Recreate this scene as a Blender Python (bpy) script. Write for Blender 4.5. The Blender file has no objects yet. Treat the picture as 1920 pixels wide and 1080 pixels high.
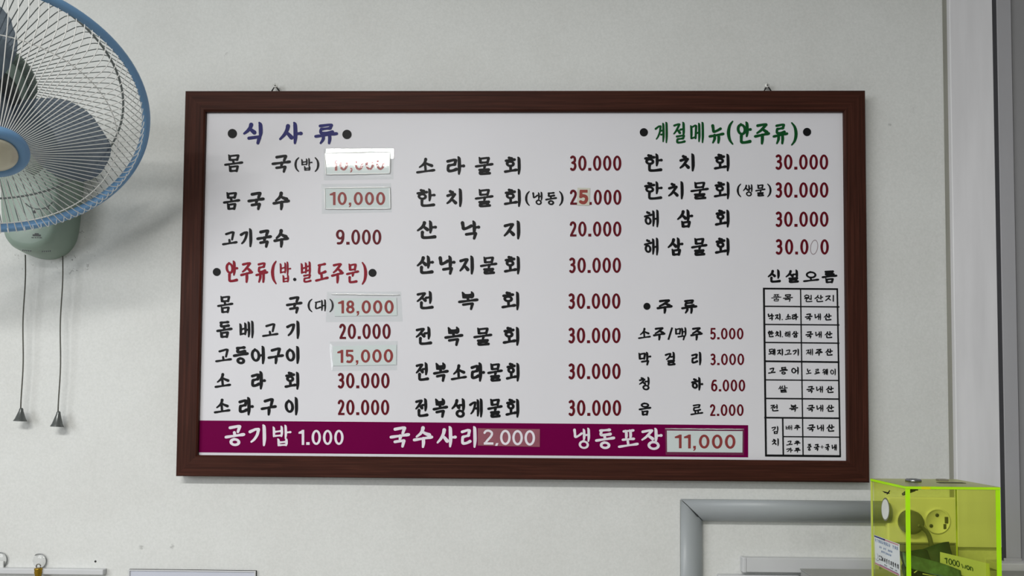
import bpy, math, random
from mathutils import Vector, Matrix
random.seed(7)
S = bpy.context.scene
C = S.collection

# ------------------------------------------------------------------ camera
EYE = Vector((0.0, -1.348, 1.5))
FPX, PPX, PPY = 1390.0, 960.0, 700.0
yaw, pit, rol = [math.radians(a) for a in (1.10307, 2.19810, 0.42030)]
FW = Vector((-math.sin(yaw) * math.cos(pit), math.cos(yaw) * math.cos(pit), math.sin(pit)))
r_ = Vector((math.cos(yaw), math.sin(yaw), 0)); u_ = r_.cross(FW)
RT = math.cos(rol) * r_ + math.sin(rol) * u_
UP = -math.sin(rol) * r_ + math.cos(rol) * u_
cam_d = bpy.data.cameras.new('camera')
cam_d.sensor_width = 36.0
cam_d.lens = FPX / 1920 * 36.0
cam_d.shift_y = (PPY - 540) / 1920
cam_d.clip_start = 0.01
cam = bpy.data.objects.new('camera', cam_d)
C.objects.link(cam)
M3 = Matrix((RT, UP, -FW)).transposed()
cam.matrix_world = Matrix.Translation(EYE) @ M3.to_4x4()
S.camera = cam

# ------------------------------------------------------------------ light
w = bpy.data.worlds.new('world'); S.world = w; w.use_nodes = True
w.node_tree.nodes['Background'].inputs[0].default_value = (0.93, 0.97, 1.0, 1)
w.node_tree.nodes['Background'].inputs[1].default_value = 0.22

def area(name, loc, sx, sy, power, col=(1, 0.98, 0.95)):
    d = bpy.data.lights.new(name, 'AREA'); d.shape = 'RECTANGLE'
    d.size = sx; d.size_y = sy; d.energy = power; d.color = col
    o = bpy.data.objects.new(name, d); o.location = loc; C.objects.link(o)
    return o
area('ceiling_lamp', (-0.72, -2.15, 2.66), 1.2, 0.20, 54)
area('ceiling_lamp', (-0.9, -5.4, 2.66), 1.2, 0.30, 50)
win_light = area('side_window_light', (-2.55, -2.6, 2.05), 1.3, 1.1, 27, (0.96, 0.98, 1.0))
win_light.rotation_euler = (Vector((-0.2, 0.0, 1.75)) - win_light.location).to_track_quat('-Z', 'Y').to_euler()
S.view_settings.view_transform = 'Standard'
S.view_settings.look = 'None'
S.view_settings.gamma = 1.0
S.view_settings.exposure = 0.2
S.view_settings.use_curve_mapping = False

# ------------------------------------------------------------------ helpers
def ray(px, py):
    return FW + RT * ((px - PPX) / FPX) - UP * ((py - PPY) / FPX)
def P(px, py, y=0.0):
    """point of the plane at depth y that was measured at (px, py)"""
    d = ray(px, py); t = (y - EYE.y) / d.y
    return EYE + d * t

def lin(h):
    h = h.lstrip('#'); out = []
    for i in (0, 2, 4):
        c = int(h[i:i + 2], 16) / 255
        out.append(c / 12.92 if c <= 0.04045 else ((c + 0.055) / 1.055) ** 2.4)
    return (*out, 1)

def mat(name, col, rough=0.5, metal=0.0, var=0.06, scale=30.0, stretch=(1, 1, 1), bump=0.0, bscale=None, spec=0.5, coat=0.0):
    """principled material with a procedural noise in its colour and a noise bump"""
    m = bpy.data.materials.new(name); m.use_nodes = True
    nt = m.node_tree; n = nt.nodes; L = nt.links
    b = n['Principled BSDF']
    b.inputs['Roughness'].default_value = rough
    b.inputs['Metallic'].default_value = metal
    b.inputs['Specular IOR Level'].default_value = spec
    b.inputs['Coat Weight'].default_value = coat
    tc = n.new('ShaderNodeTexCoord'); mp = n.new('ShaderNodeMapping')
    mp.inputs['Scale'].default_value = stretch
    L.new(tc.outputs['Object'], mp.inputs['Vector'])
    no = n.new('ShaderNodeTexNoise'); no.inputs['Scale'].default_value = scale
    no.inputs['Detail'].default_value = 4
    L.new(mp.outputs[0], no.inputs['Vector'])
    c = lin(col) if isinstance(col, str) else (*col, 1)
    rp = n.new('ShaderNodeValToRGB')
    rp.color_ramp.elements[0].position = 0.3; rp.color_ramp.elements[1].position = 0.7
    rp.color_ramp.elements[0].color = tuple(max(0, x * (1 - var)) for x in c[:3]) + (1,)
    rp.color_ramp.elements[1].color = tuple(min(1, x * (1 + var)) for x in c[:3]) + (1,)
    L.new(no.outputs['Fac'], rp.inputs[0])
    L.new(rp.outputs[0], b.inputs['Base Color'])
    if bump > 0:
        n2 = n.new('ShaderNodeTexNoise'); n2.inputs['Scale'].default_value = bscale or scale
        n2.inputs['Detail'].default_value = 3
        L.new(mp.outputs[0], n2.inputs['Vector'])
        bp = n.new('ShaderNodeBump'); bp.inputs['Strength'].default_value = bump
        bp.inputs['Distance'].default_value = 0.002
        L.new(n2.outputs['Fac'], bp.inputs['Height']); L.new(bp.outputs[0], b.inputs['Normal'])
    return m

def clear_mat(name, tint, rough=0.08, gloss=0.06, haze=0.0, hazecol=(0.8, 0.8, 0.8, 1), fres=0.035, bs=60):
    """thin clear sheet: tinted transparency with a fresnel gloss and a little surface haze"""
    m = bpy.data.materials.new(name); m.use_nodes = True
    nt = m.node_tree; n = nt.nodes; L = nt.links
    n.remove(n['Principled BSDF']); out = n['Material Output']
    t = n.new('ShaderNodeBsdfTransparent'); t.inputs[0].default_value = (*tint, 1)
    g = n.new('ShaderNodeBsdfGlossy'); g.inputs['Roughness'].default_value = rough
    lw = n.new('ShaderNodeLayerWeight'); lw.inputs[0].default_value = 0.5
    pw = n.new('ShaderNodeMath'); pw.operation = 'POWER'; L.new(lw.outputs['Facing'], pw.inputs[0]); pw.inputs[1].default_value = 5
    f = n.new('ShaderNodeMath'); f.operation = 'MULTIPLY_ADD'; L.new(pw.outputs[0], f.inputs[0]); f.inputs[1].default_value = 0.8; f.inputs[2].default_value = fres
    no = n.new('ShaderNodeTexNoise'); no.inputs['Scale'].default_value = bs
    tc = n.new('ShaderNodeTexCoord'); L.new(tc.outputs['Object'], no.inputs['Vector'])
    bp = n.new('ShaderNodeBump'); bp.inputs['Strength'].default_value = gloss
    bp.inputs['Distance'].default_value = 0.002
    L.new(no.outputs['Fac'], bp.inputs['Height']); L.new(bp.outputs[0], g.inputs['Normal'])
    mx = n.new('ShaderNodeMixShader')
    L.new(f.outputs[0], mx.inputs[0]); L.new(t.outputs[0], mx.inputs[1]); L.new(g.outputs[0], mx.inputs[2])
    last = mx
    if haze > 0:
        d = n.new('ShaderNodeBsdfDiffuse'); d.inputs[0].default_value = hazecol
        m2 = n.new('ShaderNodeMixShader'); m2.inputs[0].default_value = haze
        L.new(mx.outputs[0], m2.inputs[1]); L.new(d.outputs[0], m2.inputs[2]); last = m2
    L.new(last.outputs[0], out.inputs['Surface'])
    return m

class MB:
    """collects shapes for ONE mesh, in world coordinates"""
    def __init__(s): s.v = []; s.f = []; s.mi = []; s.sm = []
    def add(s, vs, fs, mi=0, smooth=False):
        o = len(s.v); s.v += [Vector(v) for v in vs]
        for f in fs:
            s.f.append([o + i for i in f]); s.mi.append(mi); s.sm.append(smooth)
    def box(s, a, b, mi=0):
        x0, y0, z0 = a; x1, y1, z1 = b
        vs = [(x0, y0, z0), (x1, y0, z0), (x1, y1, z0), (x0, y1, z0), (x0, y0, z1), (x1, y0, z1), (x1, y1, z1), (x0, y1, z1)]
        s.add(vs, [(0, 3, 2, 1), (4, 5, 6, 7), (0, 1, 5, 4), (1, 2, 6, 5), (2, 3, 7, 6), (3, 0, 4, 7)], mi)
    def hexa(s, q0, q1, mi=0):
        """two quads (front, back) joined"""
        s.add(list(q0) + list(q1), [(0, 1, 2, 3), (7, 6, 5, 4), (1, 0, 4, 5), (2, 1, 5, 6), (3, 2, 6, 7), (0, 3, 7, 4)], mi)
    def tube(s, pts, r, n=8, closed=False, mi=0, caps=True):
        pts = [Vector(p) for p in pts]; k = len(pts)
        rr = r if isinstance(r, (list, tuple)) else [r] * k
        rings = []; prev = None
        for i in range(k):
            a = pts[(i - 1) % k] if (closed or i > 0) else pts[i]
            b = pts[(i + 1) % k] if (closed or i < k - 1) else pts[i]
            t = (b - a).normalized()
            if prev is None:
                h = Vector((0, 0, 1)) if abs(t.z) < 0.9 else Vector((1, 0, 0))
                nx = t.cross(h).normalized()
            else:
                nx = (prev - t * prev.dot(t)).normalized()
            prev = nx; ny = t.cross(nx)
            rings.append([pts[i] + (nx * math.cos(2 * math.pi * j / n) + ny * math.sin(2 * math.pi * j / n)) * rr[i] for j in range(n)])
        vs = [v for R in rings for v in R]; fs = []
        for i in range(k if closed else k - 1):
            i2 = (i + 1) % k
            for j in range(n):
                j2 = (j + 1) % n
                fs.append((i * n + j, i * n + j2, i2 * n + j2, i2 * n + j))
        if caps and not closed:
            fs.append(tuple(range(n - 1, -1, -1))); fs.append(tuple((k - 1) * n + j for j in range(n)))
        s.add(vs, fs, mi, True)
    def lathe(s, c, ax, prof, n=40, mi=0, a0=None):
        """prof: (radius, height along ax)"""
        ax = Vector(ax).normalized()
        h = Vector((0, 0, 1)) if abs(ax.z) < 0.95 else Vector((1, 0, 0))
        X = ax.cross(h).normalized(); Y = ax.cross(X)
        vs = []; fs = []
        for (r, z) in prof:
            for j in range(n):
                t = 2 * math.pi * j / n
                vs.append(Vector(c) + ax * z + (X * math.cos(t) + Y * math.sin(t)) * r)
        for i in range(len(prof) - 1):
            for j in range(n):
                j2 = (j + 1) % n
                fs.append((i * n + j, i * n + j2, (i + 1) * n + j2, (i + 1) * n + j))
        s.add(vs, fs, mi, True)
    def prism(s, poly, d, mi=0, smooth=False):
        """closed outline of points pushed along d"""
        k = len(poly); poly = [Vector(p) for p in poly]; d = Vector(d)
        s.add(poly + [p + d for p in poly], [tuple(range(k)), tuple(range(2 * k - 1, k - 1, -1))] +
              [(i, k + i, k + (i + 1) % k, (i + 1) % k) for i in range(k)], mi, smooth)

ORG = {}
def obj(name, mb, m, parent=None, origin=None, bevel=0.0, label=None, autosmooth=True):
    if origin is None:
        xs = [v.x for v in mb.v]; ys = [v.y for v in mb.v]; zs = [v.z for v in mb.v]
        origin = Vector(((min(xs) + max(xs)) / 2, (min(ys) + max(ys)) / 2, (min(zs) + max(zs)) / 2))
    origin = Vector(origin)
    me = bpy.data.meshes.new(name)
    me.from_pydata([tuple(v - origin) for v in mb.v], [], mb.f)
    for mm in (m if isinstance(m, (list, tuple)) else [m]): me.materials.append(mm)
    for p, i, sm in zip(me.polygons, mb.mi, mb.sm):
        p.material_index = i; p.use_smooth = sm
    me.update()
    o = bpy.data.objects.new(name, me); C.objects.link(o)
    if parent is not None:
        o.parent = parent; o.location = origin - ORG[parent.name]
    else:
        o.location = origin
    ORG[o.name] = origin
    if bevel > 0:
        b = o.modifiers.new('bevel', 'BEVEL'); b.width = bevel; b.segments = 3; b.limit_method = 'ANGLE'
    if label: o['label'] = label
    return o
def empty(name, loc, label, cat, group=None):
    o = bpy.data.objects.new(name, None); C.objects.link(o); o.location = loc; o.empty_display_size = 0.05
    ORG[o.name] = Vector(loc); o['label'] = label; o['category'] = cat
    if group: o['group'] = group
    return o
def tag(o, label, cat, group=None):
    o['label'] = label; o['category'] = cat
    if group: o['group'] = group
    return o
def struct(name, mb, m, label, cat, parent=None, **k):
    o = obj(name, mb, m, parent, **k)
    if parent is None:
        o['kind'] = 'structure'; o['label'] = label; o['category'] = cat
    return o

# ------------------------------------------------------------------ the room
def wall_material():
    m = bpy.data.materials.new('pale_wallpaper'); m.use_nodes = True
    nt = m.node_tree; n = nt.nodes; L = nt.links; b = n['Principled BSDF']
    b.inputs['Roughness'].default_value = 0.75; b.inputs['Specular IOR Level'].default_value = 0.25
    tc = n.new('ShaderNodeTexCoord')
    def noise(s, d=4, rough=0.55):
        x = n.new('ShaderNodeTexNoise'); x.inputs['Scale'].default_value = s; x.inputs['Detail'].default_value = d
        x.inputs['Roughness'].default_value = rough
        L.new(tc.outputs['Object'], x.inputs['Vector']); return x
    fine = noise(260, 3); mid = noise(7, 5)
    r1 = n.new('ShaderNodeValToRGB')
    r1.color_ramp.elements[0].position = 0.3; r1.color_ramp.elements[1].position = 0.7
    r1.color_ramp.elements[0].color = (0.645, 0.662, 0.645, 1); r1.color_ramp.elements[1].color = (0.705, 0.720, 0.705, 1)
    L.new(fine.outputs['Fac'], r1.inputs[0])
    r2 = n.new('ShaderNodeValToRGB')
    r2.color_ramp.elements[0].position = 0.32; r2.color_ramp.elements[1].position = 0.62
    r2.color_ramp.elements[0].color = (0.95, 0.945, 0.94, 1); r2.color_ramp.elements[1].color = (1, 1, 1, 1)
    L.new(mid.outputs['Fac'], r2.inputs[0])
    mx = n.new('ShaderNodeMix'); mx.data_type = 'RGBA'; mx.blend_type = 'MULTIPLY'; mx.inputs[0].default_value = 1
    L.new(r1.outputs[0], mx.inputs[6]); L.new(r2.outputs[0], mx.inputs[7])
    col = mx.outputs[2]
    geo = n.new('ShaderNodeNewGeometry')
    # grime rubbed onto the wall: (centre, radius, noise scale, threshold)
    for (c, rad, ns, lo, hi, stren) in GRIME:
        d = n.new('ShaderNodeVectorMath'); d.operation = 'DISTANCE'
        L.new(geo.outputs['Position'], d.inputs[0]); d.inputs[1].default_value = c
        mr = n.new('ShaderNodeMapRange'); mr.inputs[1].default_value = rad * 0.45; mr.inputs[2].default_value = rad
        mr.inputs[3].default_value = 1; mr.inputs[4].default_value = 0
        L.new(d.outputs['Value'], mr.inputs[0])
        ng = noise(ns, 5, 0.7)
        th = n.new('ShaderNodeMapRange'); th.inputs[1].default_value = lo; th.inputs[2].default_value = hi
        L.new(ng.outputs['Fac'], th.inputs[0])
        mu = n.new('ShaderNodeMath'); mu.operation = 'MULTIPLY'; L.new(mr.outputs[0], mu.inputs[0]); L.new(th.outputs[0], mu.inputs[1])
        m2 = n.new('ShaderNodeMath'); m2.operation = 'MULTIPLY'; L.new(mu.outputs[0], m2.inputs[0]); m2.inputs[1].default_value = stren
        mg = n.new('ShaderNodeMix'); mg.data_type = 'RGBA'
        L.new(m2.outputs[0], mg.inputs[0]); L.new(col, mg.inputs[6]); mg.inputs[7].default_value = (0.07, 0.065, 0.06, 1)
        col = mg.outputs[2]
    L.new(col, b.inputs['Base Color'])
    bp = n.new('ShaderNodeBump'); bp.inputs['Strength'].default_value = 0.35; bp.inputs['Distance'].default_value = 0.0012
    nb = noise(170, 3); L.new(nb.outputs['Fac'], bp.inputs['Height']); L.new(bp.outputs[0], b.inputs['Normal'])
    return m
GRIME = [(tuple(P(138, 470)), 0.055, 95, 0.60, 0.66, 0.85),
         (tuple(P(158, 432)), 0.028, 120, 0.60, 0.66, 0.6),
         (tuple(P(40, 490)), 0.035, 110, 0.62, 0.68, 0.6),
         (tuple(P(265, 1026)), 0.006, 160, 0.45, 0.6, 0.35),
         (tuple(P(322, 1024)), 0.006, 160, 0.45, 0.6, 0.35),
         (tuple(P(423, 100)), 0.006, 200, 0.5, 0.6, 0.35),
         (tuple(P(1712, 205)), 0.010, 90, 0.45, 0.62, 0.12),
         (tuple(P(1668, 234)), 0.004, 160, 0.4, 0.6, 0.35),
         (tuple(P(1730, 205)), 0.010, 90, 0.45, 0.62, 0.15)]
GRIME[-1] = (tuple(P(1548, 1025)), 0.12, 9, 0.48, 0.75, 0.14)

m = MB(); m.box((-2.6, 0, 0), (2.6, 0.12, 2.7))
struct('wall_back', m, wall_material(), 'pale grey papered wall behind the menu board', 'wall')
m = MB(); m.box((-2.6, -7.0, -0.05), (2.6, 0.12, 0))
struct('floor', m, mat('floor_tile', '8a8780', 0.4), 'grey floor', 'floor')
m = MB(); m.box((-2.6, -7.0, 2.7), (2.6, 0.12, 2.75))
struct('ceiling', m, mat('ceiling_paint', 'e6e6e2', 0.8), 'white ceiling', 'ceiling')

# aluminium jamb and window at the right end of the wall
def x_at(px, y=0.0): return P(px, 500, y).x
def z_at(py, y=0.0, px=960): return P(px, py, y).z
xs0, xs1 = x_at(1774), x_at(1787)
m = MB(); m.box((xs0, -0.0025, 0.9), (xs1, 0.0, 2.69))
struct('trim_1', m, mat('putty_strip', '8d8d84', 0.6, var=0.1, scale=40, stretch=(1, 1, .1)), 'narrow putty grey strip where the wall meets the jamb', 'trim')
jz = P(1845, 1027, -0.012).z
m = MB(); m.box((P(1788, 500, -0.012).x, -0.012, jz), (P(1869.5, 500, -0.012).x, 0.0, 2.69))
struct('trim_2', m, mat('brushed_aluminium', 'dcdcdf', 0.5, 0.0, var=0.08, scale=9, stretch=(3, 3, .35), bump=0.05, bscale=20), 'broad smudged aluminium jamb right of the menu board', 'trim', bevel=0.0015)
win = empty('window_1', (x_at(1900), -0.005, 0.93), 'grey framed window at the right edge of the wall', 'window'); win['kind'] = 'structure'
al = mat('dull_aluminium', 'a4a4a8', 0.5, 0.0, var=0.05, scale=8, stretch=(2, 2, .3))
m = MB(); gx = P(1869.5, 500, -0.012).x; m.box((gx + .0002, -0.0112, jz - .02), (P(1877.5, 500, -0.012).x - .0002, 0.0, 2.69)); obj('gasket', m, mat('black_gasket', '3a3a3e', 0.7), win)
zf = P(1900, 1055, -0.012).z
m = MB(); m.box((P(1877.5, 500, -0.012).x, -0.012, zf), (P(1905, 500, -0.012).x, 0, 2.69))
m.box((P(1884, 1050, -0.016).x, -0.016, zf), (P(1916.5, 1050, -0.016).x, -0.0121, P(1900, 1047, -0.016).z))
obj('window_frame', m, al, win, bevel=0.001)
m = MB(); m.box((P(1905.2, 500, -0.004).x, -0.004, zf), (1.6, 0, 2.69)); obj('pane', m, mat('frosted_glass', '909092', 0.25, 0.0, var=0.05, scale=3), win)
m = MB(); m.box((P(1872, 1062, -0.035).x, -0.035, P(1900, 1071, -0.035).z), (1.6, 0.0, P(1900, 1056, -0.03).z))
struct('trim_3', m, mat('white_sill', 'cfcfd3', 0.5), 'white window sill', 'trim', bevel=0.001)

# ------------------------------------------------------------------ lettering
CHO = 'ㄱㄲㄴㄷㄸㄹㅁㅂㅃㅅㅆㅇㅈㅉㅊㅋㅌㅍㅎ'
JUNG = 'ㅏㅐㅑㅒㅓㅔㅕㅖㅗㅘㅙㅚㅛㅜㅝㅞㅟㅠㅡㅢㅣ'
JONG = {1: 'ㄱ', 4: 'ㄴ', 7: 'ㄷ', 8: 'ㄹ', 16: 'ㅁ', 17: 'ㅂ', 19: 'ㅅ', 21: 'ㅇ'}
# consonant strokes in a unit box, y up: 'H' bar, 'V' stem, 'S' smooth brush line, 'P' cornered line, 'O' ring
def cons(ch, pos):
    """pos: 'l' beside a stem vowel, 't' over a bar vowel, 'b' final"""
    if ch == 'ㄱ':
        if pos == 'l': return [('P', [(0, .74, 1), (.62, .93, .8), (.95, .92, 1.05)]), ('S', [(.95, .92, 1), (.82, .55, .9), (.5, .2, .8), (.15, .0, .6)])]
        if pos == 't': return [('P', [(.05, .70, 1), (.8, .96, .9), (.95, .9, 1.1), (.78, .0, .9)])]
        return [('P', [(0, .72, .9), (.62, .93, .85), (.8, .9, 1.1), (.68, -.15, .85)])]
    if ch == 'ㄴ':
        if pos == 'b': return [('S', [(.06, 1, 1.1), (.05, .5, .95), (.1, .12, 1), (.45, .08, .9), (1, .22, 1.1)])]
        return [('S', [(.04, 1, 1.15), (.1, .6, 1), (.16, .26, 1), (.5, .33, .85), (1, .62, 1)])]
    if ch == 'ㄷ': return [('H', .05, .86, .95, 1.0), ('S', [(.2, .86, .9), (.12, .5, .95), (.14, .1, 1), (.5, .1, .85), (1, .24, 1.1)])]
    if ch == 'ㄹ': return [('P', [(.02, .86, .95), (.75, 1, .8), (.92, .95, 1.05), (.82, .6, .9)]), ('H', .1, .48, .84, .60), ('S', [(.1, .47, .9), (.06, .2, .9), (.14, .02, .95), (.55, .03, .85), (1, .16, 1.05)])]
    if ch == 'ㅁ': return [('V', .1, .92, .04), ('P', [(.08, .84, .8), (.8, 1, .8), (.95, .94, 1.1), (.84, .06, .95)]), ('H', .16, .06, .86, .14)]
    if ch == 'ㅂ': return [('V', .06, .92, .0), ('V', .9, 1, .02), ('H', .12, .48, .86, .58), ('H', .12, .06, .86, .12)]
    if ch == 'ㅅ':
        if pos == 'l': return [('S', [(.68, 1, 1.15), (.6, .72, 1), (.38, .38, .9), (0, .04, .6)]), ('S', [(.52, .56, .7), (.72, .4, .95), (.98, .16, 1.2)])]
        return [('S', [(.5, 1, 1.2), (.45, .7, 1), (.3, .35, .9), (0, .0, .6)]), ('S', [(.42, .6, .7), (.68, .38, .95), (1, .2, 1.2)])]
    if ch == 'ㅆ': return [('S', [(.38, .95, 1), (.3, .6, .9), (0, .08, .6)]), ('S', [(.26, .5, .6), (.36, .36, .9), (.46, .22, .9)]), ('S', [(.82, 1, 1), (.72, .62, .9), (.42, .06, .6)]), ('S', [(.68, .52, .6), (.82, .36, .9), (1, .2, 1)])]
    if ch == 'ㅇ': return [('O', .5, .46, .5, .46), ('S', [(.38, 1.0, .7), (.5, .93, .8)])]
    if ch == 'ㅈ': return [('P', [(.05, .84, .95), (.7, .98, .8), (.92, .95, 1.05)]), ('S', [(.9, .94, 1), (.66, .62, .9), (.36, .28, .85), (0, .0, .6)]), ('S', [(.5, .46, .7), (.75, .3, .95), (1, .1, 1.15)])]
    if ch == 'ㅊ': return [('S', [(.36, 1.04, 1), (.52, .97, 1), (.66, .97, .9)]), ('P', [(.04, .66, .95), (.66, .8, .8), (.9, .78, 1.05)]), ('S', [(.88, .78, 1), (.62, .48, .9), (.34, .2, .85), (0, .0, .6)]), ('S', [(.5, .36, .7), (.75, .22, .95), (1, .04, 1.15)])]
    if ch == 'ㅍ': return [('H', .08, .9, .95, 1), ('V', .32, .92, .16), ('V', .7, .96, .2), ('H', 0, .06, 1, .16)]
    if ch == 'ㅎ': return [('S', [(.36, 1.04, 1), (.52, .98, 1), (.68, .98, .9)]), ('H', .0, .66, 1, .82), ('O', .5, .28, .36, .28)]
    raise KeyError(ch)

def compose(ch):
    k = ord(ch) - 0xAC00
    Lc, Vc, Tc = CHO[k // 588], JUNG[(k % 588) // 28], JONG.get(k % 28)
    out = []
    def put(ss, x0, y0, x1, y1):
        fx = lambda x: x0 + x * (x1 - x0); fy = lambda y: y0 + y * (y1 - y0)
        for s in ss:
            if s[0] in 'SP': out.append((s[0], [(fx(a), fy(b), c) for a, b, c in s[1]]))
            elif s[0] == 'H': out.append(('H', fx(s[1]), fy(s[2]), fx(s[3]), fy(s[4])))
            elif s[0] == 'V': out.append(('V', fx(s[1]), fy(s[2]), fy(s[3])))
            elif s[0] == 'O': out.append(('O', fx(s[1]), fy(s[2]), s[3] * (x1 - x0), s[4] * (y1 - y0)))
    T = Tc is not None
    if Vc in 'ㅏㅐㅓㅔㅕㅖㅣ':
        lo = .42 if T else .0
        # stem(s) and branches
        sb = (.34 if Tc in ('ㄴ', 'ㅁ', 'ㅇ', 'ㄹ', 'ㅂ') else .30) if T else -.02
        yl, yh = (.45, .95) if T else (.16, .88)
        mid = .66 if T else .47
        if Vc == 'ㅣ': L = (0, .55); out.append(('V', .88, 1, sb))
        elif Vc == 'ㅏ': L = (0, .56); out.append(('V', .74, 1, sb)); out.append(('H', .76, mid, 1.02, mid + .02))
        elif Vc in 'ㅓ':
            L = (0, .52); out.append(('V', .86, 1, sb)); out.append(('H', .56, mid, .84, mid + .04))
        elif Vc in 'ㅕ':
            L = (0, .52); out.append(('V', .86, 1, sb)); out.append(('H', .56, mid - .09, .84, mid - .05)); out.append(('H', .56, mid + .13, .84, mid + .16))
        elif Vc == 'ㅐ': L = (0, .47); out += [('V', .63, .95, sb + .05), ('V', .92, 1, sb), ('H', .64, mid, .9, mid + .03)]
        elif Vc == 'ㅔ': L = (0, .44); out += [('V', .66, .95, sb + .05), ('V', .93, 1, sb), ('H', .46, mid, .64, mid + .04)]
        elif Vc == 'ㅖ': L = (0, .44); out += [('V', .66, .95, sb + .05), ('V', .93, 1, sb), ('H', .46, mid - .08, .64, mid - .05), ('H', .44, mid + .12, .64, mid + .15)]
        put(cons(Lc, 'l'), L[0], yl, L[1], yh)
        if T:
            bx = {'ㄱ': (.25, .96), 'ㄴ': (.22, .98), 'ㅇ': (.36, .86), 'ㅁ': (.3, .86), 'ㅂ': (.28, .84), 'ㄹ': (.24, .94)}[Tc]
            by = {'ㄱ': (0, .30), 'ㄴ': (0, .36), 'ㅇ': (-.02, .36), 'ㅁ': (-.02, .30), 'ㅂ': (-.02, .32), 'ㄹ': (0, .36)}[Tc]
            put(cons(Tc, 'b'), bx[0], by[0], bx[1], by[1])
    elif Vc in 'ㅗㅛㅜㅠㅡ':
        big = Lc in 'ㅅㅈㅊ'
        if T: ly, by, sl = (.69, 1.02), .54, .075
        else: ly, by, sl = ((.40, 1.0), .10, .085) if Vc in 'ㅗㅛ' else ((.52, 1.0), .42, .08)
        if Vc in 'ㅗㅛ' and T: ly, by = (.70, 1.02), .48
        lx = (.14, .86) if big else (.2, .8)
        put(cons(Lc, 't'), lx[0], ly[0], lx[1], ly[1])
        out.append(('H', 0, by - sl, 1, by + sl))
        if Vc == 'ㅗ': out.append(('S', [(.47, ly[0] + (.14 if big else -.04), .95), (.5, by + .02, .95)]))
        if Vc == 'ㅛ': out += [('S', [(.36, ly[0] + .0, .95), (.38, by, .95)]), ('S', [(.62, ly[0], .95), (.62, by + .02, .95)])]
        dn = (.36 if T else -.04)
        if Vc == 'ㅜ':
            out.append(('S', [(.52, by, 1), (.53, (by + dn) / 2, 1.05), (.5, dn, .75)]))
        if Vc == 'ㅠ': out += [('S', [(.36, by, 1), (.36, (by + dn) / 2, 1), (.24, dn, .65)]), ('S', [(.66, by, 1), (.67, (by + dn) / 2, 1.05), (.64, dn, .8)])]
        if T:
            bx = {'ㄱ': (.22, .86), 'ㄴ': (.2, .84), 'ㅇ': (.28, .72), 'ㅁ': (.24, .76), 'ㅂ': (.24, .76), 'ㄹ': (.2, .84)}[Tc]
            put(cons(Tc, 'b'), bx[0], -.02, bx[1], .31 if Vc in 'ㅗㅡ' else .28)
    else:  # compound vowels
        ly = (.50, 1.0); L = (.05, .6)
        if Vc == 'ㅚ':
            out += [('V', .88, 1, -.02), ('H', .0, .12, .72, .24), ('S', [(.34, .44, .95), (.35, .2, .95)])]
        elif Vc == 'ㅙ':
            out += [('V', .74, .96, .05), ('V', .96, 1, -.02), ('H', .76, .5, .94, .52), ('H', 0, .16, .62, .26), ('S', [(.3, .44, .9), (.3, .2, .9)])]; L = (.05, .54)
        elif Vc in 'ㅝㅞ':
            up = .36 if T else 0
            ly = (.62, 1.0) if T else (.55, 1.0); b = .5 if T else .4
            out += [('H', 0, b - .03, .66, b + .05), ('S', [(.34, b, .9), (.32, b - (.16 if T else .36), .75)])]
            if Vc == 'ㅝ': out += [('V', .88, 1, .26 if T else -.02), ('H', .62, b - .12, .86, b - .09)]
            else: out += [('V', .74, .96, .04), ('V', .96, 1, -.02), ('H', .5, .2, .72, .24)]; L = (.08, .52)
        put(cons(Lc, 't'), L[0], ly[0], L[1], ly[1])
        if T: put(cons(Tc, 'b'), .2, 0, .98, .26)
    return out

def smooth_pts(p, seg=7):
    """catmull-rom through (x, y, w) points"""
    out = []; k = len(p)
    if k == 2:
        return [tuple(p[0][j] + (p[1][j] - p[0][j]) * i / 4 for j in range(3)) for i in range(5)]
    for i in range(k - 1):
        p0, p1, p2, p3 = p[max(i - 1, 0)], p[i], p[i + 1], p[min(i + 2, k - 1)]
        for s in range(seg):
            t = s / seg
            out.append(tuple(0.5 * (2 * p1[j] + (p2[j] - p0[j]) * t + (2 * p0[j] - 5 * p1[j] + 4 * p2[j] - p3[j]) * t * t + (3 * p1[j] - p0[j] - 3 * p2[j] + p3[j]) * t ** 3) for j in range(3)))
    out.append(tuple(p[-1])); return out

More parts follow.
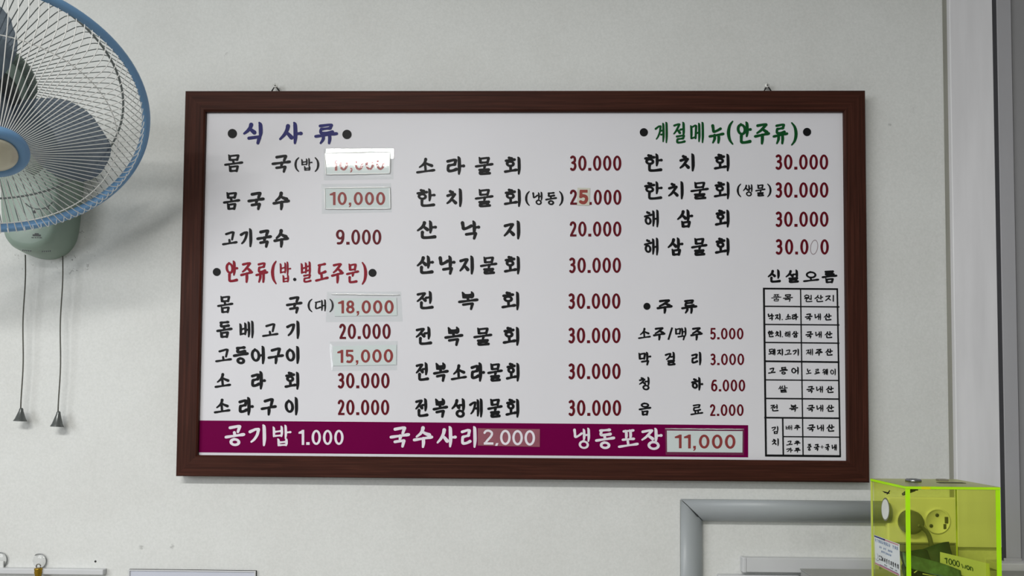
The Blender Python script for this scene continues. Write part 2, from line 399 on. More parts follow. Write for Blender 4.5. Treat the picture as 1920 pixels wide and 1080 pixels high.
class Ink:
    """flat printed lettering: polygons measured on the board, laid onto the plane at depth y"""
    def __init__(s, y): s.mb = MB(); s.y = y; s.k = 0
    def poly(s, pts):
        s.k += 1
        yy = s.y - (s.k % 23) * 4e-6
        s.mb.add([s.to(x, v, yy) for x, v in pts], [tuple(range(len(pts)))])
    def to(s, x, v, yy): return P(x, v, yy)
    def strip(s, pts):
        """pts (x, y, width)"""
        n = len(pts); Lf = []; Rt = []
        for i, (x, v, wd) in enumerate(pts):
            a = pts[max(i - 1, 0)]; b = pts[min(i + 1, n - 1)]
            dx, dy = b[0] - a[0], b[1] - a[1]; l = math.hypot(dx, dy) or 1
            nx, ny = -dy / l * wd / 2, dx / l * wd / 2
            Lf.append((x + nx, v + ny)); Rt.append((x - nx, v - ny))
        for i in range(n - 1):
            s.poly([Lf[i], Lf[i + 1], Rt[i + 1], Rt[i]])
    def disc(s, x, v, r, ry=None, n=14):
        ry = ry or r
        s.poly([(x + r * math.cos(2 * math.pi * i / n), v - ry * math.sin(2 * math.pi * i / n)) for i in range(n)])
    def ring(s, x, v, rx, ry, wx, wy, n=32, tilt=0.0):
        for i in range(n):
            q = []
            for (t, o) in ((i, 1), (i + 1, 1), (i + 1, -1), (i, -1)):
                a = 2 * math.pi * t / n
                X = (rx + o * wx / 2) * math.cos(a); Y = (ry + o * wy / 2) * math.sin(a)
                q.append((x + X + tilt * Y, v - Y))
            s.poly(q)
    def brush(s, pts, ends=True):
        s.strip(pts)
        if ends:
            s.disc(pts[0][0], pts[0][1], pts[0][2] / 2, n=10); s.disc(pts[-1][0], pts[-1][1], pts[-1][2] / 2, n=10)
    def stroke(s, st, wd, bar, plain):
        if st[0] == 'H':
            _, x0, y0, x1, y1 = st
            if plain: pr = [(0, 1), (1, 1)]
            else: pr = [(0, .95), (.12, 1.0), (.4, .82), (.7, .85), (.9, 1.1), (1, 1.0)]
            p = [(x0 + (x1 - x0) * t, y0 + (y1 - y0) * t, wd * bar * f) for t, f in pr]
            s.brush(p if plain else smooth_pts(p, 3), not plain)
        elif st[0] == 'V':
            _, x, yt, yb = st; h = yb - yt
            if plain: s.strip([(x, yt, wd), (x, yb, wd)]); return
            p = [(x - .32 * wd, yt - .25 * wd, .55 * wd), (x - .08 * wd, yt + .2 * wd, .95 * wd), (x, yt + .3 * h, 1.02 * wd), (x + .02 * wd, yt + .7 * h, 1.0 * wd), (x - .12 * wd, yb, .62 * wd)]
            s.brush(smooth_pts(p, 5))
        elif st[0] == 'S':
            p = [(a, b, wd * .95 * c) for a, b, c in st[1]]
            if plain: p = [(a, b, wd * .9) for a, b, c in p]
            s.brush(smooth_pts(p))
        elif st[0] == 'P':
            p = [(a, b, wd * .92 * (1 if plain else c)) for a, b, c in st[1]]
            for i in range(len(p) - 1): s.strip([p[i], p[i + 1]])
            for q in p: s.disc(q[0], q[1], q[2] / 2, n=10)
        elif st[0] == 'O':
            _, x, y, rx, ry = st; s.ring(x, y, rx, ry, wd * .92, wd * (.9 if plain else .78), tilt=0 if plain else -.08)
    def glyph(s, ch, x0, x1, y0, y1, wd, bar=.84, plain=False):
        if ch == '(' or ch == ')':
            d = 1 if ch == '(' else -1
            xa, xb = (x1, x0) if ch == '(' else (x0, x1)
            xa -= d * wd * .25; xb += d * wd * .4
            pts = [(xa, y0, wd * .45), (xb + (xa - xb) * .28, y0 + (y1 - y0) * .2, wd * .8), (xb, (y0 + y1) / 2, wd), (xb + (xa - xb) * .28, y0 + (y1 - y0) * .8, wd * .8), (xa, y1, wd * .45)]
            s.brush(smooth_pts(pts)); return
        if ch == '.': s.disc((x0 + x1) / 2, y1 - (x1 - x0) / 2, (x1 - x0) / 2); return
        if ch == '/': s.strip([(x1 - wd * .4, y0, wd * .9), (x0 + wd * .4, y1, wd * .9)]); return
        if ch == '+':
            s.strip([(x0, (y0 + y1) / 2, wd), (x1, (y0 + y1) / 2, wd)]); s.strip([((x0 + x1) / 2, y0, wd), ((x0 + x1) / 2, y1, wd)]); return
        if ch == '•': s.disc((x0 + x1) / 2, (y0 + y1) / 2, (x1 - x0) / 2, (y1 - y0) / 2, 28); return
        st = compose(ch)
        # ink box of the centre lines
        X = []; Y = []
        for q in st:
            if q[0] in 'SP':
                for a, b, c in q[1]: X.append(a); Y.append(b)
            elif q[0] == 'H': X += [q[1], q[3]]; Y += [q[2], q[4]]
            elif q[0] == 'V': X += [q[1]]; Y += [q[2], q[3]]
            else: X += [q[1] - q[3], q[1] + q[3]]; Y += [q[2] - q[4], q[2] + q[4]]
        ax, bx, ay, by = min(X), max(X), min(Y), max(Y)
        m_ = wd * .48
        fx = lambda x: x0 + m_ + (x - ax) / (bx - ax) * (x1 - x0 - 2 * m_)
        fy = lambda y: y1 - m_ - (y - ay) / (by - ay) * (y1 - y0 - 2 * m_)
        kx = (x1 - x0 - 2 * m_) / (bx - ax); ky = (y1 - y0 - 2 * m_) / (by - ay)
        wd2 = wd * (1 if len(st) < 6 else .92 if len(st) < 8 else .84) * min(1, .45 + .7 * (x1 - x0) / (y1 - y0)) * (.84 if sum(q[0] == 'V' for q in st) - (ch in '밥별') >= 3 or (ord(ch) - 0xAC00) % 588 // 28 in (1, 5, 7) else 1)
        for q in st:
            if q[0] in 'SP': s.stroke((q[0], [(fx(a), fy(b), c) for a, b, c in q[1]]), wd2, bar, plain)
            elif q[0] == 'H': s.stroke(('H', fx(q[1]), fy(q[2]), fx(q[3]), fy(q[4])), wd2, bar, plain)
            elif q[0] == 'V': s.stroke(('V', fx(q[1]), fy(q[2]), fy(q[3])), wd2, bar, plain)
            else: s.stroke(('O', fx(q[1]), fy(q[2]), q[3] * kx, q[4] * ky), wd2, bar, plain)
    def digits(s, txt, x0, x1, y0, y1, style='cond', y0r=None, y1r=None):
        """row of numerals filling x0..x1; style cond / sans / hand"""
        A = {'cond': dict(zip('0123456789.,', (.545, .33, .45, .43, .5, .46, .52, .5, .52, .53, .20, .2))),
             'sans': dict(zip('0123456789.,', (.64, .41, .6, .6, .6, .57, .6, .6, .58, .6, .2, .2))),
             'hand': dict(zip('0123456789.,', (.63, .3, .6, .6, .6, .6, .6, .6, .6, .6, .2, .2)))}[style]
        gap = {'cond': .115, 'sans': .145, 'hand': .10}[style]
        ws = [A[c] for c in txt]; tot = sum(ws) + gap * (len(ws) - 1)
        k = (x1 - x0) / tot; x = x0
        y0r = y0 if y0r is None else y0r; y1r = y1 if y1r is None else y1r
        for c, wv in zip(txt, ws):
            t = (x - x0) / (x1 - x0)
            s.digit(c, x, x + wv * k, y0 + (y0r - y0) * t, y1 + (y1r - y1) * t, style)
            x += (wv + gap) * k
    def digit(s, c, x0, x1, y0, y1, style='cond', wf=None):
        h = y1 - y0
        wv = h * (wf or {'cond': .165, 'sans': .195, 'hand': .155}[style]); wb = wv * (.86 if style != 'hand' else .95)
        if c == '.':
            s.poly([(x0, y1), (x1, y1), (x1, y1 - .185 * h), (x0, y1 - .185 * h)]); return
        if c == ',':
            if style == 'hand':
                s.poly([(x0 + .3 * (x1 - x0), y1 - .12 * h), (x1, y1 - .12 * h), (x1 - .3 * (x1 - x0), y1 + .06 * h), (x0, y1 + .06 * h)]); return
            q = .19 * h; s.poly([(x0, y1), (x0 + q, y1), (x0 + q, y1 - q), (x0, y1 - q)])
            s.strip([(x0 + q * .72, y1 - .02 * h, q * .55), (x0 + q * .62, y1 + .07 * h, q * .5), (x0 + .1 * q, y1 + .15 * h, q * .35)]); return
        m_ = wv / 2
        fx = lambda x: x0 + m_ + x * (x1 - x0 - 2 * m_)
        fy = lambda y: y1 - wb / 2 - y * (h - wb)
        def sm(pts, seg=7): s.brush(smooth_pts([(fx(a), fy(b), wv * (d[0] if d else .95)) for a, b, *d in pts], seg), style != 'sans')
        def rg(cx, cy, rx, ry): s.ring(fx(cx), fy(cy), rx * (x1 - x0 - 2 * m_), ry * (h - wb), wv, wb)
        if c == '0': rg(.5, .5, .5, .5)
        elif c == '1':
            xs = x1 - m_; s.strip([(xs, y0, wv), (xs, y1, wv)])
            s.poly([(xs - m_ * .2, y0), (xs + m_ * .3, y0), (xs, y0 + .26 * h), (x0, y0 + .26 * h), (x0, y0 + .15 * h)])
        elif c == '2':
            sm([(0, .83), (.2, .97), (.6, .99), (.95, .83), (.86, .58), (.42, .27), (.06, .02, .8)]); s.strip([(x0 + m_ * .35, y1 - wb / 2, wb), (x1 - m_ * .0, y1 - wb / 2, wb)])
        elif c == '3':
            sm([(0.02, .93), (.4, 1), (.85, .9), (.85, .65), (.3, .53)]); sm([(.3, .53), (.85, .46), (1, .24), (.7, .03), (.3, -.01), (0.0, .06)])
        elif c == '5':
            s.strip([(x1 - m_ * .4, y0 + wb / 2, wb), (x0 + m_ * .6, y0 + wb / 2, wb)]); s.strip([(fx(.08), y0 + wb * .2, wv * .85), (fx(.04), fy(.5), wv * .85)])
            sm([(.02, .52), (.4, .6), (.9, .5), (.98, .25), (.72, .02), (.3, -.01), (0.0, .07)])
        elif c == '6':
            rg(.5, .3, .5, .3); sm([(0, .32), (.06, .65), (.35, .95), (.85, .98)])
        elif c == '9':
            rg(.5, .7, .5, .3); sm([(1, .68), (.95, .35), (.65, .06), (.12, .02)])
        elif c == '8':
            rg(.5, .755, .43, .245); rg(.5, .25, .5, .25)

# ------------------------------------------------------------------ the menu board
YF, YP = -0.028, -0.019            # frame front, panel face
TL, TR, BR, BL = P(347, 170, YF), P(1623, 169, YF), P(1631, 905, YF), P(329, 893, YF)
bx0, bx1 = (TL.x + BL.x) / 2, (TR.x + BR.x) / 2
bz0, bz1 = (BL.z + BR.z) / 2, (TL.z + TR.z) / 2
board = empty('menu_board', ((bx0 + bx1) / 2, -0.0, bz0), 'long white restaurant menu board in a dark brown wood frame hung on the wall', 'menu board')
FWD = 0.0375

def wood(name, axis):
    m = bpy.data.materials.new(name); m.use_nodes = True
    nt = m.node_tree; n = nt.nodes; L = nt.links; b = n['Principled BSDF']
    tc = n.new('ShaderNodeTexCoord'); mp = n.new('ShaderNodeMapping')
    mp.inputs['Scale'].default_value = (2.2, 30, 90) if axis == 'x' else (90, 30, 2.2)
    L.new(tc.outputs['Object'], mp.inputs['Vector'])
    no = n.new('ShaderNodeTexNoise'); no.inputs['Scale'].default_value = 2.6; no.inputs['Detail'].default_value = 6
    no.inputs['Roughness'].default_value = 0.62; no.inputs['Distortion'].default_value = 0.5
    L.new(mp.outputs[0], no.inputs['Vector'])
    rp = n.new('ShaderNodeValToRGB'); e = rp.color_ramp.elements
    e[0].position = 0.28; e[0].color = lin('2b160f'); e[1].position = 0.72; e[1].color = lin('4c2a20')
    k = e.new(0.5); k.color = lin('3b1f17')
    L.new(no.outputs['Fac'], rp.inputs[0]); L.new(rp.outputs[0], b.inputs['Base Color'])
    b.inputs['Roughness'].default_value = 0.5; b.inputs['Specular IOR Level'].default_value = 0.10
    bp = n.new('ShaderNodeBump'); bp.inputs['Strength'].default_value = 0.12; bp.inputs['Distance'].default_value = 0.0006
    L.new(no.outputs['Fac'], bp.inputs['Height']); L.new(bp.outputs[0], b.inputs['Normal'])
    return m
wood_h, wood_v = wood('brown_wood_lengthwise', 'x'), wood('brown_wood_upright', 'z')
def frame_bar(p, mi):
    """mitred bar: p = outer a, outer b, inner b, inner a in (x, z)"""
    (oa, ob, ib, ia) = p
    def pt(q, y): return (q[0], y, q[1])
    m = MB(); st = 0.003
    mixi = lambda o, i, t: (o[0] + (i[0] - o[0]) * t, o[1] + (i[1] - o[1]) * t)
    prof = [(0, -0.002), (0, YF + 0.002), (0.05, YF), (0.93, YF), (1.0, YF + 0.0025), (1.0, -0.002)]
    vs = []
    for t, y in prof: vs += [pt(mixi(oa, ia, t), y), pt(mixi(ob, ib, t), y)]
    k = len(prof); fs = [(2 * i, 2 * i + 1, 2 * ((i + 1) % k) + 1, 2 * ((i + 1) % k)) for i in range(k)]
    fs += [tuple(2 * i for i in range(k)), tuple(2 * i + 1 for i in range(k - 1, -1, -1))]
    m.add(vs, fs, mi); return m
O = [(bx0, bz1), (bx1, bz1), (bx1, bz0), (bx0, bz0)]
I = [(bx0 + FWD, bz1 - FWD), (bx1 - FWD, bz1 - FWD), (bx1 - FWD, bz0 + FWD), (bx0 + FWD, bz0 + FWD)]
fm = MB()
for i in range(4):
    j = (i + 1) % 4; b_ = frame_bar((O[i], O[j], I[j], I[i]), i % 2)
    o_ = len(fm.v); fm.v += b_.v; fm.f += [[o_ + q for q in f] for f in b_.f]; fm.mi += b_.mi; fm.sm += b_.sm
obj('frame', fm, [wood_h, wood_v], board, label='dark brown wood grain frame with mitred corners')
panel_mat = mat('white_print_film', 'd9d9de', 0.42, var=0.012, scale=6, spec=0.22)
m = MB(); m.box((bx0 + FWD - .004, YP, bz0 + FWD - .004), (bx1 - FWD + .004, -0.004, bz1 - FWD + .004))
panel = obj('panel', m, panel_mat, board, label='glossy white printed panel')
ins = mat('purple_band_print', '6a0040', 0.45, var=0.03, scale=10, spec=0.04)
m = MB(); zq = YP - 0.0003
m.hexa([P(368, 788.3, zq), P(1402.8, 797.2, zq), P(1402.8, 857.5, zq), P(368, 848.2, zq)], [P(368, 788.3, YP), P(1402.8, 797.2, YP), P(1402.8, 857.5, YP), P(368, 848.2, YP)])
for v in m.v: v.x = max(v.x, bx0 + FWD)
obj('accent_band', m, ins, panel, label='purple band along the foot of the panel')

INKM = {'k': mat('black_print', '141517', 0.42, spec=0.12), 'r': mat('dark_red_print', '5e0c1a', 0.42, spec=0.12), 'h': mat('crimson_print', '861528', 0.42, spec=0.12),
        'n': mat('navy_print', '292a66', 0.42, spec=0.12), 'g': mat('green_print', '0d4a22', 0.42, spec=0.12), 'w': mat('white_print', 'e0dce4', 0.42, spec=0.2),
        's': mat('faded_red_print', '8e201e', 0.4, spec=0.2)}
YI = YP - 0.0006
def row(name, chars, y0, y1, col, wd=None, plain=False, bar=.88, parent=None, y=None):
    """chars: list of (char, x0, x1[, y0, y1])"""
    k = Ink(YI if y is None else y); h = y1 - y0
    for c in chars:
        a, b = (c[3], c[4]) if len(c) > 3 else (y0, y1)
        k.glyph(c[0], c[1], c[2], a, b, (wd or .142 * h) * (1.12 if plain else 1.22) * min(1, (b - a) / h), bar, plain)
    return obj(name, k.mb, INKM[col], parent or panel)
def price(txt, x0, x1, y0, y1, col='r', style='cond', parent=None, y=None, y0r=None, y1r=None):
    k = Ink(YI if y is None else y); k.digits(txt, x0, x1, y0, y1, style, y0r, y1r)
    return obj('price', k.mb, INKM[col], parent or panel)
def bullet(x, v, r):
    k = Ink(YI); k.disc(x, v, r, n=32); return obj('bullet', k.mb, INKM['k'], panel)

# left column
row('heading', [('식', 454.3, 492.1), ('사', 521.7, 568), ('류', 588.4, 634.5, 230.6, 271.6)], 228.5, 271.6, 'n', 6.0)
bullet(435.6, 250.4, 8.7); bullet(650.5, 252, 8.7)
row('dish_name', [('몸', 419.4, 456.7), ('국', 508.5, 545.8, 289.6, 324.5), ('(', 552.3, 561, 295.6, 321.4), ('밥', 564.3, 586.8, 295.6, 321.2), (')', 589.8, 598.2, 295.6, 321.4)], 288.4, 323.5, 'k', 4.7)
row('dish_name', [('몸', 417, 451.2), ('국', 463.2, 496.6), ('수', 510.2, 544, 359.4, 395)], 359, 394.6, 'k')
row('dish_name', [('고', 415.8, 445.7, 432.9, 460.3), ('기', 448.8, 472.9, 427.8, 464.8), ('국', 480, 510.3, 429.7, 465.2), ('수', 511.9, 542.2, 429.7, 465.2)], 429, 465, 'k')
price('9.000', 629.8, 714.8, 430.4, 458.6)
bullet(406.4, 509.9, 7.5); bullet(698.4, 511.6, 7.5)
row('heading', [('안', 422.3, 447.3, 488.2, 529.6), ('주', 449.3, 475), ('류', 477.7, 503.6), ('(', 508.5, 518.8, 490, 531.6), ('밥', 523.4, 547.2, 489.2, 531.5), ('별', 563, 585, 489.2, 530.9), ('도', 590, 616.7, 492.3, 528.6), ('주', 619.7, 645.2, 492.3, 532.5), ('문', 647.9, 674, 493, 531.6), (')', 678, 687.8, 492.3, 532.5)], 490.6, 531.5, 'h', 4.9)
row('heading', [('.', 549.4, 555.6)], 515, 527, 'k')
row('dish_name', [('몸', 406.2, 438), ('국', 535.5, 567.4, 554.9, 588.6), ('(', 577, 585.7, 561, 584.5), ('대', 589.6, 611.4, 561, 584.6), (')', 617.6, 625.3, 561, 584.5)], 553.7, 588, 'k', 4.6)
row('dish_name', [('돔', 404.7, 436.4, 601, 634.5), ('베', 448.3, 476.2, 600.6, 635.6), ('고', 491, 522.3, 605.5, 632.2), ('기', 536, 561.6, 601, 636.8)], 601, 636, 'k')
price('20.000', 635.8, 732.4, 607.1, 635.6)
row('dish_name', [('고', 403, 435, 653, 679.6), ('등', 435.9, 466.7), ('어', 469.9, 496.4, 648.3, 684), ('구', 501, 532.7, 650.9, 683.6), ('이', 535.2, 561.2)], 648.6, 683.5, 'k')
row('dish_name', [('소', 401.7, 433.4, 699.6, 727.8), ('라', 469.9, 499), ('회', 532.6, 561, 696.3, 732)], 695.7, 731.4, 'k')
price('30.000', 633.2, 730.3, 699.2, 728)
row('dish_name', [('소', 400.4, 432.2, 747.6, 775.5), ('라', 446.5, 476.2), ('구', 488, 519.2, 745.8, 780), ('이', 533.4, 558.6)], 744.3, 780, 'k')
price('20.000', 633, 729.7, 749.5, 778.2)
# middle column
row('dish_name', [('소', 779.7, 816.4, 296, 325.6), ('라', 836.3, 872.5), ('물', 889.3, 926), ('회', 944, 976.2)], 293, 328.8, 'k')
price('30.000', 1068.6, 1165, 291.7, 320)
row('dish_name', [('한', 780.2, 817.2, 353, 388.2), ('치', 835.6, 866.2), ('물', 889.3, 926), ('회', 944, 976.5), ('(', 984.8, 993.4, 359, 385), ('냉', 997.6, 1017.5, 359, 385), ('동', 1021.7, 1044.7, 359.5, 385), (')', 1048, 1056.2, 359, 385)], 353.2, 389.2, 'k', 4.9)
k = Ink(YI); k.digit('2', 1068.3, 1081.8, 355.7, 383.8); k.digit('.', 1105.2, 1109.4, 355.7, 384)
for a, b in ((1113.3, 1128.3), (1132, 1146.6), (1150, 1165)): k.digit('0', a, b, 355.7, 384)
obj('price', k.mb, INKM['r'], panel)
row('dish_name', [('산', 780.2, 819.6, 413.2, 448.3), ('낙', 864, 900.8), ('지', 943, 975.2)], 413.4, 450, 'k')
price('20.000', 1068, 1165, 415.2, 443.4)
row('dish_name', [('산', 780, 814, 479, 514), ('낙', 822.3, 854.5), ('지', 859.9, 888.2), ('물', 898.9, 933.2, 480, 515.2), ('회', 944, 974.9)], 479.2, 515.8, 'k')
price('30.000', 1067, 1164.3, 483, 511.6)
row('dish_name', [('전', 779.7, 813.2, 545.3, 580.3), ('복', 858, 897.8), ('회', 939.3, 973.6, 546, 583)], 546, 582.2, 'k')
price('30.000', 1065.7, 1163.2, 550, 579)
row('dish_name', [('전', 778, 810.4, 612, 647.2), ('복', 832.2, 869.4), ('물', 886.4, 923.8, 613, 649), ('회', 941.7, 973.6)], 612.2, 649.6, 'k')
price('30.000', 1065.7, 1163.4, 614.4, 643.4)
row('dish_name', [('전', 778, 804.7, 678.9, 714.6), ('복', 811, 842), ('소', 844.7, 875.7, 683.2, 713.5), ('라', 881.6, 909.9), ('물', 912.6, 943.6, 680, 716.3), ('회', 947.5, 974.2)], 679.4, 716.9, 'k')
price('30.000', 1065.7, 1163.6, 681.4, 710.8)
row('dish_name', [('전', 777, 803.6, 746.3, 782.4), ('복', 810.2, 840.8), ('성', 844.7, 872), ('게', 878.5, 905.5), ('물', 912.5, 943.2), ('회', 946.8, 973.8, 746.8, 784.6)], 746.4, 784.2, 'k')
price('30.000', 1065.8, 1164.6, 750, 779.7)
# right column
bullet(1207.2, 248, 7.7); bullet(1513.2, 247.4, 7.7)
row('heading', [('계', 1226.3, 1252.9), ('절', 1260.6, 1286.5), ('메', 1293, 1320.7), ('뉴', 1328, 1358.7, 233, 270), ('(', 1363.4, 1375.2), ('안', 1381, 1410.2), ('주', 1413, 1444.3, 230.3, 271.8), ('류', 1447.8, 1478.6, 230.6, 271.6), (')', 1483, 1495, 230.3, 271.6)], 227.6, 270, 'g', 5.2)
row('dish_name', [('한', 1207, 1243.2), ('치', 1272.8, 1302.3), ('회', 1337.7, 1367.9)], 287.6, 322.5, 'k')
price('30.000', 1454, 1552.8, 289.6, 317.8)
row('dish_name', [('한', 1207, 1243), ('치', 1251.5, 1281.5), ('물', 1293.6, 1329.8), ('회', 1337.7, 1367.9), ('(', 1381.8, 1389.8, 345, 368.8), ('생', 1392, 1411.3, 345, 368.8), ('물', 1415.5, 1435.8, 345, 368.8), (')', 1438.3, 1446.2, 345, 368.8)], 339.8, 374.7, 'k', 4.6)
price('30.000', 1454, 1553.2, 341.8, 370.4)
row('dish_name', [('해', 1206.2, 1235.8), ('삼', 1268, 1300.4), ('회', 1339.6, 1367.9)], 392.4, 427.8, 'k')
price('30.000', 1454.2, 1553.3, 396.7, 425.1)
row('dish_name', [('해', 1206.2, 1235.2), ('삼', 1250.3, 1282), ('물', 1294.8, 1327.2), ('회', 1339.6, 1367.9)], 445, 480.4, 'k')
k = Ink(YI); k.digit('3', 1454.4, 1467.2, 448.4, 477); k.digit('0', 1471.9, 1487.2, 448.4, 477); k.digit('.', 1491, 1496.2, 448.4, 477); k.digit('0', 1500.5, 1515.8, 448.4, 477); k.digit('0', 1538.2, 1554, 448.6, 477.2)
obj('price', k.mb, INKM['r'], panel)
k = Ink(YI); k.ring(1526.4, 463.4, 6.6, 13.2, .9, 1.0, tilt=.12)
obj('hand_drawn_zero', k.mb, mat('ballpoint_ink', '8a7478', 0.6), panel, label='thin pen-drawn zero')
bullet(1213, 574.3, 6.6)
row('heading', [('주', 1230.5, 1261.5), ('류', 1276.5, 1308)], 560.6, 589, 'k', 4.3)
row('dish_name', [('소', 1196, 1220.5, 614.8, 635.8), ('주', 1223.7, 1248), ('/', 1251.5, 1261.9, 614, 637), ('맥', 1265, 1287.4), ('주', 1293.7, 1317.8)], 613, 639, 'k')
price('5.000', 1331.7, 1393.9, 614.9, 636.2)
row('dish_name', [('막', 1196.9, 1221.5), ('걸', 1246, 1266.9), ('리', 1295.6, 1315)], 659.4, 685.9, 'k')
price('3.000', 1332, 1395.2, 663, 684.4)
row('dish_name', [('청', 1197, 1218.2, 706, 732.5), ('하', 1295.4, 1318.9, 707, 733.2)], 706, 733, 'k')
price('6.000', 1333.3, 1397.2, 711.7, 733.8)
row('dish_name', [('음', 1197, 1221.5, 753.7, 779.8), ('료', 1294, 1318.9, 757, 778.9)], 754, 780, 'k', 3.7)
price('2.000', 1331, 1394.2, 758, 779.8)
# purple band
row('dish_name', [('공', 420.6, 460.2, 796.3, 837), ('기', 465.7, 498.6), ('밥', 510.6, 547.6, 795.6, 838.5)], 795.8, 837.8, 'w', 5.2)
price('1.000', 559.8, 644.2, 806, 834.2, 'w')
row('dish_name', [('국', 730, 769.2), ('수', 773.5, 812.6, 799.5, 840.8), ('사', 817.4, 856.9), ('리', 863.4, 893.5, 799, 840.9)], 799, 840, 'w', 5.2)
row('dish_name', [('냉', 1074.2, 1106.8, 801.4, 842.8), ('동', 1115, 1154), ('포', 1158, 1198.2, 804.3, 840.4), ('장', 1201, 1243, 802, 844.4)], 803, 842.8, 'w', 5.1)

# origin table
row('heading', [('신', 1438.5, 1464, 505, 530.2), ('설', 1471.8, 1498.2), ('오', 1505.4, 1536.2, 507.5, 529.2), ('름', 1540, 1570.4, 506.3, 531.6)], 505.2, 531, 'k', 4.0)
k = Ink(YI)
def ln(a, b, w0): k.strip([(a[0], a[1], w0), (b[0], b[1], w0)])
ln((1430.6, 541), (1571, 542), 3.2); ln((1434.6, 854), (1576.6, 855.4), 4.0)
ln((1432.2, 539.6), (1436.2, 855.6), 3.6); ln((1569.8, 540.6), (1575.4, 856.6), 3.0)
ln((1501, 541), (1505.8, 854), 2.3); ln((1467.5, 783), (1468.7, 854), 2.8)
for ya, yb, t in ((574.2, 575.4, 2.4), (608.2, 609.3, 2.3), (642, 643.4, 2.4), (677.2, 679, 3.2), (712.2, 713.4, 2.2), (747, 748.2, 2.6), (783, 784.2, 3.0)):
    ln((1433, ya), (1574, yb), t)
ln((1468, 818.6), (1575, 819.6), 2.2)
obj('table_grid', k.mb, INKM['k'], panel)
row('table_text', [('품', 1445, 1466, 551, 565.5), ('목', 1467, 1487.6, 551.2, 566), ('원', 1506.9, 1523.4), ('산', 1526.9, 1544.3), ('지', 1547, 1563.6)], 551.9, 566.6, 'k', 2.1, plain=True, bar=.9)
TT = [[('낙', 1439.4, 1451.3, 587.4, 601.2), ('지', 1452.4, 1463.5, 587.4, 601.4), ('.', 1465.6, 1467.8, 596, 600.2), ('소', 1471.9, 1483.9, 588.5, 599.8), ('라', 1484.3, 1496.9, 587.4, 601)],
      [('국', 1508.7, 1523.7, 587.4, 601.5), ('내', 1526.9, 1539.5, 587, 601.3), ('산', 1543.9, 1559.5, 587.4, 601)],
      [('한', 1439, 1451.2, 619.4, 632.6), ('치', 1452.8, 1464.5, 619.5, 633), ('.', 1465.8, 1468, 628, 632.4), ('해', 1470.4, 1482.2, 620.2, 633.4), ('삼', 1484, 1497.2, 620.2, 633.4)],
      [('국', 1509.8, 1524.8, 620.7, 634.8), ('내', 1528.3, 1540.9, 620.5, 634.6), ('산', 1545.7, 1561, 620.7, 634.2)],
      [('돼', 1440.4, 1454, 653.3, 667), ('지', 1456.5, 1468.2, 653.5, 667.4), ('고', 1470.7, 1484.5, 655, 666), ('기', 1486, 1498, 653.6, 667.6)],
      [('제', 1510.6, 1524.6, 653.3, 667.2), ('주', 1528, 1542.8, 653.7, 667.6), ('산', 1546.7, 1561.7, 653.3, 667)],
      [('고', 1439.8, 1454.5, 689, 700.8), ('등', 1461, 1477.3, 687.5, 702.5), ('어', 1483.5, 1497.5, 687.5, 702.5)],
      [('노', 1511, 1521.6, 691, 701.8), ('르', 1526.7, 1537.6, 691, 702.2), ('웨', 1541.6, 1552.5, 691, 703.9), ('이', 1556.5, 1567, 691, 704.2)],
      [('쌀', 1458.6, 1477, 722, 736.5)],
      [('국', 1511.8, 1527.2, 723.4, 737.4), ('내', 1529.9, 1543.2, 723.2, 737.4), ('산', 1548, 1563.5, 723.4, 737)],
      [('전', 1444, 1459.8, 757.7, 771.5), ('복', 1479.4, 1496.7, 758, 772.5)],
      [('국', 1512.4, 1527.9, 758.6, 772.7), ('내', 1530.5, 1543.9, 758.4, 772.7), ('산', 1548.6, 1564, 758.6, 772.3)],
      [('김', 1446.4, 1459.4, 798.6, 814.2), ('치', 1446.8, 1460.2, 821.6, 836.7)],
      [('배', 1473, 1485.4, 796.5, 807.2), ('추', 1488.4, 1501.2, 796, 807.2)],
      [('국', 1512.9, 1529, 795.4, 809.8), ('내', 1531.4, 1545, 795.4, 809.8), ('산', 1549, 1564.8, 795.4, 809.6)],
      [('고', 1474, 1486.4, 825.9, 835.4), ('추', 1488.4, 1501.2, 825.7, 835.4), ('가', 1474, 1486.8, 839, 849.2), ('루', 1488.8, 1501.3, 839, 849.2)],
      [('중', 1512.9, 1522.2, 831.6, 845.7), ('국', 1525.6, 1536.9, 832, 845.9), ('+', 1538.4, 1544.4, 834.8, 841.2), ('국', 1546.3, 1556.2, 832, 845.9), ('내', 1559, 1569.1, 832.4, 845.8)]]
for t in TT: row('table_text', t, t[0][3], t[0][4], 'k', 2.2 if t[0][4] - t[0][3] > 11.5 else 1.75)

# pasted-on price stickers: paper, digits and a clear tape on top
paper_m = mat('white_paper', 'd4dcdc', 0.6, var=0.02)
tape_m = clear_mat('clear_tape', (0.965, 0.98, 0.975), 0.05, 0.025, haze=0.03, hazecol=(0.72, 0.74, 0.73, 1), fres=0.045, bs=130)
def sheet(mb, q, y, curl=0.0, nx=14, ny=6, edge=0.0):
    """rectangle of paper or tape between four measured corners (tl, tr, br, bl); edge lifts its middle off the board"""
    vs = []; fs = []
    for j in range(ny + 1):
        for i in range(nx + 1):
            s_, t_ = i / nx, j / ny
            a = ((1 - s_) * q[0][0] + s_ * q[1][0], (1 - s_) * q[0][1] + s_ * q[1][1])
            b = ((1 - s_) * q[3][0] + s_ * q[2][0], (1 - s_) * q[3][1] + s_ * q[2][1])
            x = (1 - t_) * a[0] + t_ * b[0]; v = (1 - t_) * a[1] + t_ * b[1]
            vs.append(P(x, v, y - curl * math.sin(math.pi * t_) ** 0.5 * (0.6 + 0.4 * math.sin(math.pi * s_))))
    for j in range(ny):
        for i in range(nx):
            o = j * (nx + 1) + i; fs.append((o, o + 1, o + nx + 2, o + nx + 1))
    mb.add(vs, fs, 0, curl > 0)
